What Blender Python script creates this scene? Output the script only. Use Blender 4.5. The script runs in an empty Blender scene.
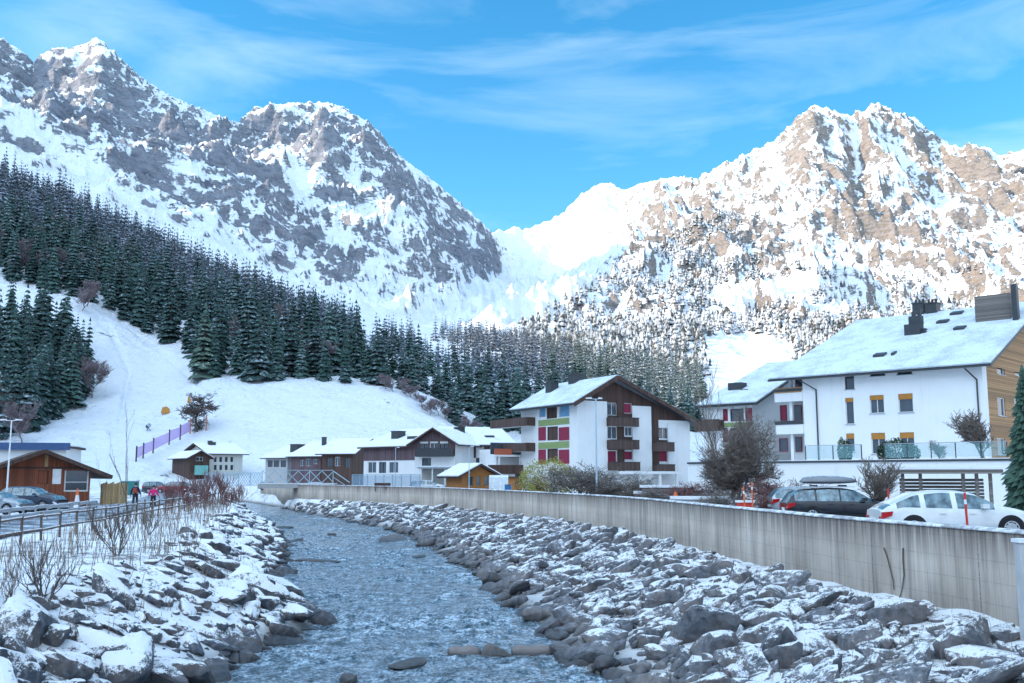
import bpy, bmesh, math, random
import numpy as np
from mathutils import Vector, Matrix
R = math.radians
sc = bpy.context.scene
# ------------------------------------------------------------------ camera
F = 995.0; CX, CY = 512.0, 341.5; CAMZ = 5.0
PITCH = math.atan((476 - CY) / F)
cam_d = bpy.data.cameras.new('camera'); cam = bpy.data.objects.new('camera', cam_d)
sc.collection.objects.link(cam); sc.camera = cam
cam_d.sensor_width = 36; cam_d.lens = F / 1024 * 36
cam_d.clip_start = 0.5; cam_d.clip_end = 30000
cam.location = (0, 0, CAMZ); cam.rotation_euler = (math.pi / 2 + PITCH, 0, 0)
# ------------------------------------------------------------------ sky, sun, exposure
SUN_AZ = -98.0     # degrees from the view direction (+Y), negative = to the left
SUN_EL = 23.5
w = bpy.data.worlds.new('World'); sc.world = w; w.use_nodes = True
nt = w.node_tree; nt.nodes.clear()
def wn(t, **k):
    n = nt.nodes.new(t)
    for a, b in k.items(): setattr(n, a, b)
    return n
sky = wn('ShaderNodeTexSky', sky_type='NISHITA', sun_disc=False, sun_elevation=R(SUN_EL), sun_rotation=R(SUN_AZ),
         altitude=1000, air_density=1.0, dust_density=0.25, ozone_density=1.6)
bg = wn('ShaderNodeBackground'); bg.inputs[1].default_value = 0.15
hs = wn('ShaderNodeHueSaturation'); hs.inputs['Saturation'].default_value = 1.38; hs.inputs['Hue'].default_value = 0.488
hs.inputs['Value'].default_value = .82
tc = wn('ShaderNodeTexCoord'); mp = wn('ShaderNodeMapping')
mp.inputs['Scale'].default_value = (1.3, 1.0, 6.0); mp.inputs['Rotation'].default_value = (0, R(-14), 0)
n1 = wn('ShaderNodeTexNoise'); n1.inputs['Scale'].default_value = 2.2; n1.inputs['Detail'].default_value = 9; n1.inputs['Roughness'].default_value = .55
n1.inputs['Distortion'].default_value = .55
cr = wn('ShaderNodeMapRange'); cr.inputs['From Min'].default_value = .47; cr.inputs['From Max'].default_value = .78
cr.inputs['To Max'].default_value = .42
mix = wn('ShaderNodeMix', data_type='RGBA')
L = nt.links.new
L(tc.outputs['Generated'], mp.inputs[0]); L(mp.outputs[0], n1.inputs[0]); L(n1.outputs[0], cr.inputs[0])
L(sky.outputs[0], hs.inputs['Color'])
out = wn('ShaderNodeOutputWorld')
L(cr.outputs[0], mix.inputs[0]); L(hs.outputs[0], mix.inputs[6]); mix.inputs[7].default_value = (2.9, 3.7, 4.2, 1)
# cloud glow added out of view, overhead and behind, to brighten the shaded valley
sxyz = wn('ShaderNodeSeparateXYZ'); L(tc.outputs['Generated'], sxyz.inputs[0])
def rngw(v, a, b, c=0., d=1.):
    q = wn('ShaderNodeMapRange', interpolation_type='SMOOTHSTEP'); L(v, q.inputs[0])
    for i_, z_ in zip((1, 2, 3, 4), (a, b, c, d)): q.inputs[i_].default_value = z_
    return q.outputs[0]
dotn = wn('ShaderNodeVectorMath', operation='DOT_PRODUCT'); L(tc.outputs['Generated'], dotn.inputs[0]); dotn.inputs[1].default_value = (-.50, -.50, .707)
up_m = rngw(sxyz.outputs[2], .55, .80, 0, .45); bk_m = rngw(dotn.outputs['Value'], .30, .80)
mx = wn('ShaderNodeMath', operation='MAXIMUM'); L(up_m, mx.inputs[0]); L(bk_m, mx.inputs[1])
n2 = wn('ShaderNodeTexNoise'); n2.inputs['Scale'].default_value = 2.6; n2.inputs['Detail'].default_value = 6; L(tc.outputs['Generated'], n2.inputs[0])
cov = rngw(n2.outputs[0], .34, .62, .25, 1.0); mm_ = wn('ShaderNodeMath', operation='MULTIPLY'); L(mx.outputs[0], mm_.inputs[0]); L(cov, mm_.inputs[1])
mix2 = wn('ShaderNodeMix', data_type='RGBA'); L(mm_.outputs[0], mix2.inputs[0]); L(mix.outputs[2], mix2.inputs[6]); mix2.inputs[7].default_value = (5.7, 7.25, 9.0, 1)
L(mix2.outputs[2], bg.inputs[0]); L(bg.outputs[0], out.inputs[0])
sun_d = bpy.data.lights.new('sun', 'SUN'); sun = bpy.data.objects.new('sun', sun_d); sc.collection.objects.link(sun)
sun_d.energy = 3.2; sun_d.angle = R(0.5); sun_d.color = (1.0, .82, .62)
sd = Vector((math.sin(R(SUN_AZ)) * math.cos(R(SUN_EL)), math.cos(R(SUN_AZ)) * math.cos(R(SUN_EL)), math.sin(R(SUN_EL))))
sun.rotation_euler = sd.to_track_quat('Z', 'Y').to_euler()
sc.view_settings.view_transform = 'Standard'; sc.view_settings.look = 'None'
sc.view_settings.exposure = 1.3; sc.view_settings.gamma = 1
sc.cycles.max_bounces = 5; sc.cycles.diffuse_bounces = 2; sc.cycles.glossy_bounces = 3
sc.cycles.transparent_max_bounces = 8; sc.cycles.transmission_bounces = 3
sc.cycles.use_denoising = True
# ------------------------------------------------------------------ pixel <-> place
cp, sp = math.cos(PITCH), math.sin(PITCH)
def ray(px, py):
    u = (px - CX) / F; v = (CY - py) / F
    return np.array([u, cp - v * sp, sp + v * cp])
def at(px, py, Y):
    d = ray(px, py); d = d / d[1]
    return Vector((d[0] * Y, Y, CAMZ + d[2] * Y))
def atz(px, py, z):
    d = ray(px, py); t = (z - CAMZ) / d[2]
    return Vector((d[0] * t, d[1] * t, z))
def xpx(px, Y, z=3.0):
    "x of the pixel column at depth Y and height z"
    d = Y * cp + (z - CAMZ) * sp
    return (px - CX) / F * d
def proj(x, y, z):
    dep = y * cp + (z - CAMZ) * sp
    up = -y * sp + (z - CAMZ) * cp
    dep = np.where(np.abs(dep) < 1e-3, 1e-3, dep)
    return CX + F * x / dep, CY - F * up / dep, dep
# ------------------------------------------------------------------ noise
def _grad(ix, iy, seed):
    h = (ix.astype(np.int64) * 374761393 + iy.astype(np.int64) * 668265263 + seed * 974634777) & 0xFFFFFFFF
    h = ((h ^ (h >> 13)) * 1274126177) & 0xFFFFFFFF
    h = (h ^ (h >> 16))
    a = (h & 0xFFFF).astype(np.float64) / 65536 * 2 * np.pi
    return np.cos(a), np.sin(a)
def perlin(x, y, seed=0):
    x = np.asarray(x, float); y = np.asarray(y, float)
    ix = np.floor(x); iy = np.floor(y); fx = x - ix; fy = y - iy
    u = fx * fx * fx * (fx * (fx * 6 - 15) + 10); v = fy * fy * fy * (fy * (fy * 6 - 15) + 10)
    r = []
    for dx, dy in ((0, 0), (1, 0), (0, 1), (1, 1)):
        gx, gy = _grad(ix + dx, iy + dy, seed); r.append(gx * (fx - dx) + gy * (fy - dy))
    return 1.5 * ((r[0] * (1 - u) + r[1] * u) * (1 - v) + (r[2] * (1 - u) + r[3] * u) * v)
def fbm(x, y, oct=5, seed=0, gain=.5):
    s = 0; a = 1; t = 0
    for i in range(oct):
        s = s + a * perlin(x * 2 ** i, y * 2 ** i, seed + i * 7); t += a; a *= gain
    return s / t
def ridged(x, y, oct=6, seed=0, gain=.55):
    s = 0; a = 1; t = 0; w_ = 1
    for i in range(oct):
        n = 1 - np.abs(perlin(x * 2 ** i, y * 2 ** i, seed + i * 13)) * 1.25
        n = np.clip(n, 0, 1) ** 2 * w_
        w_ = np.clip(n * 1.6, 0.15, 1)
        s = s + a * n; t += a; a *= gain
    return s / t
def sstep(a, b, x):
    t = np.clip((x - a) / (b - a), 0, 1); return t * t * (3 - 2 * t)
def pchip(xk, yk, x):
    xk = np.asarray(xk, float); yk = np.asarray(yk, float)
    h = np.diff(xk); d = np.diff(yk) / h; m = np.zeros(len(xk))
    for i in range(1, len(xk) - 1):
        if d[i - 1] * d[i] > 0:
            w1 = 2 * h[i] + h[i - 1]; w2 = h[i] + 2 * h[i - 1]
            m[i] = (w1 + w2) / (w1 / d[i - 1] + w2 / d[i])
    m[0] = d[0]; m[-1] = d[-1]
    i = np.clip(np.searchsorted(xk, x) - 1, 0, len(xk) - 2)
    t = np.clip((x - xk[i]) / h[i], 0, 1)
    return ((1 + 2 * t) * (1 - t) ** 2 * yk[i] + t * (1 - t) ** 2 * h[i] * m[i] + t * t * (3 - 2 * t) * yk[i + 1] + t * t * (t - 1) * h[i] * m[i + 1])
def gsm(a, s, axis=-1):
    if s <= 0: return a
    n = int(3 * s) + 1; k = np.exp(-.5 * (np.arange(-n, n + 1) / s) ** 2); k /= k.sum()
    return np.apply_along_axis(lambda q: np.convolve(np.pad(q, n, 'edge'), k, 'valid'), axis, a)
# ------------------------------------------------------------------ materials
class NM:
    def __init__(s, name):
        s.m = bpy.data.materials.new(name); s.m.use_nodes = True; s.t = s.m.node_tree; s.t.nodes.clear()
        s.o = s.n('ShaderNodeOutputMaterial'); s.b = s.n('ShaderNodeBsdfPrincipled'); s.l(s.b.outputs[0], s.o.inputs[0])
        s.tc = s.n('ShaderNodeTexCoord')
    def n(s, t, **k):
        q = s.t.nodes.new(t)
        for a, b in k.items(): setattr(q, a, b)
        return q
    def l(s, a, b): s.t.links.new(a, b)
    def co(s, kind='Object', scale=(1, 1, 1), rot=(0, 0, 0)):
        q = s.n('ShaderNodeMapping'); q.inputs['Scale'].default_value = scale; q.inputs['Rotation'].default_value = rot
        if kind == 'World':
            g = s.n('ShaderNodeNewGeometry'); s.l(g.outputs['Position'], q.inputs[0])
        else: s.l(s.tc.outputs[kind], q.inputs[0])
        return q.outputs[0]
    def noise(s, scale, co=None, detail=5, rough=.55, dist=0):
        q = s.n('ShaderNodeTexNoise'); q.inputs['Scale'].default_value = scale; q.inputs['Detail'].default_value = detail
        q.inputs['Roughness'].default_value = rough; q.inputs['Distortion'].default_value = dist
        s.l(co if co is not None else s.tc.outputs['Object'], q.inputs[0]); return q.outputs[0]
    def rng(s, v, a, b, c=0., d=1.):
        q = s.n('ShaderNodeMapRange'); s.l(v, q.inputs[0])
        for i, z in zip((1, 2, 3, 4), (a, b, c, d)): q.inputs[i].default_value = z
        return q.outputs[0]
    def math(s, op, a, b=0., clamp=False):
        q = s.n('ShaderNodeMath', operation=op); q.use_clamp = clamp
        for i, v in enumerate((a, b)):
            if isinstance(v, (int, float)): q.inputs[i].default_value = v
            else: s.l(v, q.inputs[i])
        return q.outputs[0]
    def mix(s, f, a, b, mode='MIX'):
        q = s.n('ShaderNodeMix', data_type='RGBA', blend_type=mode)
        for i, v in ((0, f), (6, a), (7, b)):
            if isinstance(v, (int, float)): q.inputs[i].default_value = v
            elif isinstance(v, (tuple, list)): q.inputs[i].default_value = (*v[:3], 1)
            else: s.l(v, q.inputs[i])
        return q.outputs[2]
    def up(s):
        g = s.n('ShaderNodeNewGeometry'); x = s.n('ShaderNodeSeparateXYZ'); s.l(g.outputs['Normal'], x.inputs[0]); return x.outputs[2]
    def attr(s, name):
        q = s.n('ShaderNodeAttribute', attribute_name=name); return q.outputs['Fac']
    def rnd(s):
        return s.n('ShaderNodeObjectInfo').outputs['Random']
    def col(s, c):
        if isinstance(c, (tuple, list)): s.b.inputs['Base Color'].default_value = (*c[:3], 1)
        else: s.l(c, s.b.inputs['Base Color'])
    def rough(s, v):
        if isinstance(v, (int, float)): s.b.inputs['Roughness'].default_value = v
        else: s.l(v, s.b.inputs['Roughness'])
    def bump(s, h, strength=.4, dist=.05):
        q = s.n('ShaderNodeBump'); q.inputs['Strength'].default_value = strength; q.inputs['Distance'].default_value = dist
        s.l(h, q.inputs['Height']); s.l(q.outputs[0], s.b.inputs['Normal'])
    def set(s, k, v): s.b.inputs[k].default_value = v
SNOWC = (.82, .83, .85)
# ------------------------------------------------------------------ object helpers
COL = sc.collection
def mesh_np(name, verts, faces, mats=(), smooth=False, attrs=None, matidx=None):
    me = bpy.data.meshes.new(name)
    verts = np.asarray(verts, np.float32); faces = np.asarray(faces, np.int32)
    nf, k = faces.shape
    me.vertices.add(len(verts)); me.vertices.foreach_set('co', verts.ravel())
    me.loops.add(nf * k); me.loops.foreach_set('vertex_index', faces.ravel())
    me.polygons.add(nf); me.polygons.foreach_set('loop_start', np.arange(0, nf * k, k, dtype=np.int32))
    me.polygons.foreach_set('loop_total', np.full(nf, k, np.int32))
    if smooth: me.polygons.foreach_set('use_smooth', np.ones(nf, bool))
    if matidx is not None: me.polygons.foreach_set('material_index', np.asarray(matidx, np.int32))
    for m in mats: me.materials.append(m)
    me.update(calc_edges=True); me.validate()
    if attrs:
        for an, av in attrs.items():
            a = me.attributes.new(an, 'FLOAT', 'POINT'); a.data.foreach_set('value', np.asarray(av, np.float32).ravel())
    return me
def link(name, data, parent=None):
    o = bpy.data.objects.new(name, data); COL.objects.link(o)
    if parent is not None: o.parent = parent
    return o
def tag(o, label=None, cat=None, group=None, kind=None):
    if label: o['label'] = label
    if cat: o['category'] = cat
    if group: o['group'] = group
    if kind: o['kind'] = kind
    return o
def grid_faces(nr, nc, wrap=False):
    i = np.arange(nr - 1)[:, None]; j = np.arange(nc if wrap else nc - 1)[None, :]
    a = i * nc + j; b = i * nc + (j + 1) % nc; c = b + nc; d = a + nc
    return np.stack([a, b, c, d], -1).reshape(-1, 4)
# ------------------------------------------------------------------ mountains and hills: one height field
RIDGE = [(-320, -70), (-200, -10), (-100, 20), (-30, 30), (0, 38), (18, 48), (34, 62), (42, 54), (52, 48), (66, 48), (80, 46), (90, 41), (97, 37), (104, 42), (112, 50),
         (125, 62), (140, 76), (160, 90), (180, 100), (210, 112), (228, 119), (238, 122), (244, 116), (252, 109), (265, 105), (290, 103), (325, 102), (345, 107),
         (352, 113), (368, 121), (380, 132), (390, 146), (405, 160), (425, 174), (445, 190), (460, 203), (475, 216), (488, 229), (500, 232), (508, 229), (515, 226),
         (522, 230), (535, 226), (550, 220), (563, 213), (575, 200), (585, 192), (597, 185), (606, 182), (614, 185), (624, 190), (640, 184), (660, 179), (684, 176),
         (695, 179), (705, 174), (720, 165), (740, 157), (760, 147), (775, 140), (788, 127), (800, 114), (815, 105), (826, 108), (838, 112), (850, 115), (862, 112),
         (868, 105), (880, 103), (888, 108), (900, 113), (914, 117), (928, 129), (945, 141), (958, 147), (972, 144), (984, 146), (1000, 155), (1012, 153),
         (1024, 149), (1060, 138), (1120, 110), (1250, 90), (1400, 60)]
D2 = [264, 305, 350, 450, 620, 900]
TAB = {  # px: ys at D2, then (d, y) for the two mid mountain layers, then ridge distance
 -320: [440, 400, 350, 270, 190, 110, (1400, 50), (2000, 0), 2500],
 0:   [455, 425, 385, 300, 225, 175, (1400, 135), (2000, 95), 2700],
 60:  [458, 430, 395, 305, 250, 202, (1400, 155), (2000, 112), 2750],
 100: [460, 433, 398, 320, 265, 222, (1400, 172), (2000, 122), 2800],
 150: [463, 430, 397, 342, 290, 248, (1400, 196), (2000, 145), 2850],
 200: [466, 425, 385, 342, 304, 270, (1400, 215), (2000, 168), 2900],
 250: [468, 424, 383, 350, 318, 286, (1400, 236), (2000, 184), 2900],
 300: [468, 425, 382, 362, 334, 306, (1400, 262), (2000, 205), 2900],
 350: [468, 427, 384, 370, 348, 324, (1400, 288), (2000, 222), 2900],
 400: [469, 430, 388, 378, 357, 336, (1400, 308), (2000, 248), 2900],
 450: [470, 445, 420, 402, 376, 345, (1450, 320), (2100, 282), 2950],
 485: [472, 460, 440, 415, 385, 350, (1500, 326), (2300, 300), 3050],
 510: [473, 465, 450, 420, 388, 355, (1700, 328), (2700, 308), 4600],
 560: [474, 468, 455, 425, 392, 362, (1800, 322), (3000, 286), 4700],
 600: [474, 468, 458, 430, 397, 368, (1800, 312), (3000, 262), 4600],
 700: [474, 468, 460, 440, 412, 385, (1800, 305), (3000, 230), 4100],
 800: [474, 468, 458, 440, 418, 396, (1800, 300), (2900, 205), 3800],
 900: [474, 468, 455, 440, 414, 390, (1800, 310), (2800, 215), 3700],
 1024: [474, 466, 450, 430, 405, 380, (1800, 315), (2700, 225), 3500],
 1300: [474, 460, 440, 420, 390, 350, (1700, 280), (2500, 200), 3300]}
TRACKS = [([(110, 432), (170, 408), (215, 392), (262, 386), (330, 388), (372, 392)], 2.2, 1.3), ([(225, 402), (280, 392), (345, 396), (400, 410), (440, 428)], 2.0, 1.1), ([(120, 320), (160, 350), (200, 385), (225, 400)], 2.5, 1.0),
          ([(250, 430), (320, 418), (400, 430)], 2.5, .9), ([(80, 300), (110, 330), (130, 370), (120, 420)], 3, 1.0), ([(232, 440), (300, 436), (380, 447)], 2.2, .8)]
def seg_guide(px, py, pts, wdt):
    best = np.full(px.shape, 1e9)
    for (x0, y0), (x1, y1) in zip(pts[:-1], pts[1:]):
        dx, dy = x1 - x0, y1 - y0; L2 = dx * dx + dy * dy + 1e-6
        t = np.clip(((px - x0) * dx + (py - y0) * dy) / L2, 0, 1)
        best = np.minimum(best, np.hypot(px - x0 - t * dx, py - y0 - t * dy))
    return np.exp(-(best / wdt) ** 2)
def build_terrain():
    az = np.concatenate([np.arange(-180, -34, 1.2), np.linspace(-33, 33, 1150), np.arange(34, 180.5, 1.2)])
    az[-1] = 180
    az = np.radians(az)
    rr = np.concatenate([np.linspace(130, 700, 170), np.linspace(706, 1500, 110)[0:], np.linspace(1508, 5000, 430)[0:], np.linspace(5060, 9000, 24)])
    pxs = sorted(TAB); K = 6
    dk = []; tk = []
    cols_px = np.array(pxs, float)
    dt = np.array([[*D2, TAB[p][6][0], TAB[p][7][0], TAB[p][8]] for p in pxs], float)
    yt = np.array([[*TAB[p][:6], TAB[p][6][1], TAB[p][7][1], 0] for p in pxs], float)
    # off-frame columns as tangents
    offL = np.array([.035, .07, .11, .18, .25, .32, .38, .43, .47]); offLd = np.array([*D2, 1300, 1800, 2300.])
    offR = np.array([.003, .01, .03, .05, .09, .13, .2, .26, .30]); offRd = np.array([*D2, 1600, 2300, 3000.])
    nA = len(az); T = np.zeros((nA, 9)); Dd = np.zeros((nA, 9))
    rpx = np.array([p for p, _ in RIDGE], float); rpy = np.array([q for _, q in RIDGE], float)
    for k in range(9):
        px = CX + F * np.tan(np.clip(az, -1.2, 1.2)) / 1.0
        py = np.full(nA, 300.)
        for it in range(6):
            if k < 8: py = np.interp(px, cols_px, yt[:, k])
            else: py = np.interp(px, rpx, rpy)
            v = (CY - py) / F
            px = CX + F * np.tan(np.clip(az, -1.2, 1.2)) * (cp - v * sp)
        u = (px - CX) / F
        T[:, k] = (sp + v * cp) / np.sqrt(u * u + (cp - v * sp) ** 2)
        Dd[:, k] = np.interp(px, cols_px, dt[:, k])
    a = np.degrees(az)
    wl = sstep(-37, -58, -(-a)) if False else np.clip((-37 - a) / 20, 0, 1)
    wr = np.clip((a - 37) / 25, 0, 1)
    T = T * (1 - wl)[:, None] + offL * wl[:, None]; Dd = Dd * (1 - wl)[:, None] + offLd * wl[:, None]
    T = T * (1 - wr)[:, None] + offR * wr[:, None]; Dd = Dd * (1 - wr)[:, None] + offRd * wr[:, None]
    # blend the back (behind the camera) down to the right-hand values so that the ring closes
    wb = np.clip((-130 - a) / 50, 0, 1)
    T = T * (1 - wb)[:, None] + offR * wb[:, None]; Dd = Dd * (1 - wb)[:, None] + offRd * wb[:, None]
    vis = (np.abs(a) < 33)
    for k in range(8):
        T[:, k] = gsm(T[:, k], 12); Dd[:, k] = gsm(Dd[:, k], 14)
    Dd[:, 8] = gsm(Dd[:, 8], 7)
    # horizontal distance: the tables give depth along the view, turn it into radius
    fac = 1 / np.maximum(np.cos(np.clip(az, -R(35), R(35))), .6)
    Z = np.zeros((nA, len(rr))); RR = np.tile(rr, (nA, 1)); edge = np.zeros((nA, len(rr)))
    for i in range(nA):
        d = Dd[i] * fac[i]; z = CAMZ + d * T[i]
        xs = np.concatenate([[100, 232, 244], d, [d[-1] + 500, d[-1] + 1500, 12000]])
        zs = np.concatenate([[-2.5, -2.5, 2.2], z, [z[-1] - 330, z[-1] - 600, 150]])
        Z[i] = pchip(xs, zs, rr)
        edge[i] = d[-1]
    X = RR * np.sin(az)[:, None]; Y = RR * np.cos(az)[:, None]
    # --- relief
    mr = sstep(720, 1350, RR)                               # mountain weight
    dr = np.abs(RR - edge)
    atr = 1 - .62 * np.exp(-(dr / 260) ** 2)                  # calmer large-scale relief at the crest, so that the skyline holds
    bowl = np.exp(-(((X + 60) / 520) ** 2) - (((Y - 4050) / 700) ** 2))   # the smooth snow bowl below the pass
    wx = fbm(X / 900, Y / 900, 3, 5) * 260; wy = fbm(X / 900 + 9, Y / 900 - 4, 3, 6) * 260
    big = ridged((X + wx) / 620, (Y + wy) / 900, 7, 11, .56) - .42
    small = ridged((X + wx * .5) / 150, (Y + wy * .5) / 230, 5, 31, .6) - .4
    fine = fbm(X / 45, Y / 45, 4, 51, .6)
    calm = 1 - .85 * bowl
    lf = np.clip((400 - X) / 1200, 0, 1)                    # the left massif is scored down to the right, the right one straight down
    ua = X * (1 - .42 * lf) + Y * .62 * lf; va = Y * (1 - .3 * lf) - X * .7 * lf
    gul = ridged((ua + wx * .7) / 250, (va + wy * .7) / 900, 5, 43, .6) - .4
    crag = ridged((X + wx * .3) / 62, (Y + wy * .3) / 80, 4, 47, .6) - .4
    Z += mr * calm * (big * 125 * atr * sstep(0, 350, edge - RR + 420) * sstep(850, 2100, RR) + small * 48 * (.35 + .65 * atr) * sstep(900, 1700, RR) + fine * 6 + gul * 95 * (.3 + .7 * atr) * sstep(1200, 1900, RR) + crag * 20 * (.45 + .55 * atr) * sstep(1000, 1600, RR))
    # bring the skyline back to the surveyed crest, keeping its small jags
    for it in range(2):
        sel = RR > 1100; cur = np.where(sel, (Z - CAMZ) / RR, -9).max(1)
        c = gsm((T[:, 8] - cur), 5) * edge[:, 0]
        Z += c[:, None] * sstep(edge - 1500, edge - 150, RR) * mr
    # forest hills and the ski slope: gentle lumps only
    mid = sstep(260, 500, RR) * (1 - mr)
    Z += mid * (fbm(X / 140, Y / 140, 4, 71) * 9 + fbm(X / 30, Y / 30, 3, 73) * 1.2)
    near = sstep(215, 300, RR) * (1 - sstep(500, 900, RR))
    Z += near * (fbm(X / 38, Y / 38, 5, 75) * 2.4 + ridged(X / 60 + .4 * fbm(X / 30, Y / 30, 2, 3), Y / 22, 3, 78) * 1.7)
    PXn, PYn, dn = proj(X[:, :260], Y[:, :260], Z[:, :260])
    for pts, wd, dp in TRACKS: Z[:, :260] -= dp * seg_guide(PXn, PYn, pts, wd) * (dn > 100)
    return az, rr, X, Y, Z, mr, bowl
az_g, rr_g, TX, TY, TZ, T_MR, T_BOWL = build_terrain()
def terr_z(x, y):
    "height of the far terrain at world x, y (arrays)"
    x = np.asarray(x, float); y = np.asarray(y, float)
    a = np.arctan2(x, y); r = np.hypot(x, y)
    i = np.clip(np.searchsorted(az_g, a) - 1, 0, len(az_g) - 2); j = np.clip(np.searchsorted(rr_g, r) - 1, 0, len(rr_g) - 2)
    fi = np.clip((a - az_g[i]) / (az_g[i + 1] - az_g[i]), 0, 1); fj = np.clip((r - rr_g[j]) / (rr_g[j + 1] - rr_g[j]), 0, 1)
    return (TZ[i, j] * (1 - fi) + TZ[i + 1, j] * fi) * (1 - fj) + (TZ[i, j + 1] * (1 - fi) + TZ[i + 1, j + 1] * fi) * fj
def seg_guide(px, py, pts, wdt):
    best = np.full(px.shape, 1e9)
    for (x0, y0), (x1, y1) in zip(pts[:-1], pts[1:]):
        dx, dy = x1 - x0, y1 - y0; L2 = dx * dx + dy * dy + 1e-6
        t = np.clip(((px - x0) * dx + (py - y0) * dy) / L2, 0, 1)
        best = np.minimum(best, np.hypot(px - x0 - t * dx, py - y0 - t * dy))
    return np.exp(-(best / wdt) ** 2)
CRAGS = [  # outcrops and snowfields of the two massifs: polyline, width, weight
 ([(45, 75), (60, 100), (90, 105), (130, 118), (175, 130)], 20, .55), ([(60, 60), (110, 75), (135, 95)], 16, .35),
 ([(0, 60), (20, 62)], 14, .4), ([(120, 130), (190, 140), (250, 160)], 18, .25), ([(180, 110), (240, 150)], 16, .15),
 ([(150, 158), (205, 205), (225, 190), (265, 190), (300, 235), (345, 262)], 13, .45), ([(315, 235), (330, 290), (360, 250)], 14, .35),
 ([(250, 125), (300, 140), (330, 135)], 17, .5), ([(340, 120), (375, 145), (390, 152)], 12, .35), ([(370, 180), (420, 200), (480, 225)], 14, .18),
 ([(440, 240), (490, 262), (505, 255)], 13, .38), ([(380, 235), (440, 250)], 14, .15), ([(220, 160), (300, 200)], 20, .12),
 ([(0, 110), (60, 150), (100, 180)], 14, -.15), ([(120, 165), (160, 200), (190, 225)], 15, .42), ([(60, 120), (90, 150)], 10, .3), ([(225, 225), (262, 250), (300, 275)], 10, .35), ([(10, 140), (40, 150)], 8, .3), ([(285, 165), (300, 190), (310, 175)], 12, -.5), ([(200, 250), (250, 275), (320, 305)], 10, -.3),
 ([(430, 305), (500, 300)], 22, -.5), ([(170, 175), (215, 225)], 9, -.3), ([(350, 170), (400, 230)], 16, -.1), ([(330, 320), (440, 325)], 12, -.4),
 ([(565, 230), (540, 270), (530, 300)], 40, -.9), ([(600, 250), (560, 290)], 18, -.3), ([(505, 225), (515, 240)], 8, .5), ([(580, 225), (610, 215)], 12, .25),
 ([(600, 195), (660, 190)], 14, .12), ([(690, 210), (740, 225), (760, 250)], 26, .30), ([(640, 230), (700, 240)], 16, .15),
 ([(805, 115), (820, 150), (850, 185), (880, 220)], 16, .32), ([(872, 112), (888, 116)], 8, .45), ([(905, 125), (930, 165), (915, 190)], 14, .30),
 ([(960, 170), (1000, 180), (1024, 200)], 18, .28), ([(860, 220), (930, 250), (1010, 230)], 22, .22), ([(700, 262), (780, 262)], 14, .25),
 ([(780, 215), (800, 240)], 18, -.3), ([(850, 135), (895, 150), (900, 175)], 10, -.3), ([(935, 185), (960, 205)], 12, -.3),
 ([(720, 300), (800, 280), (840, 285)], 15, -.7), ([(705, 345), (760, 360), (790, 350)], 22, -.9), ([(930, 290), (1024, 290)], 16, -.35),
 ([(740, 180), (790, 150)], 14, .05)]
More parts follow.
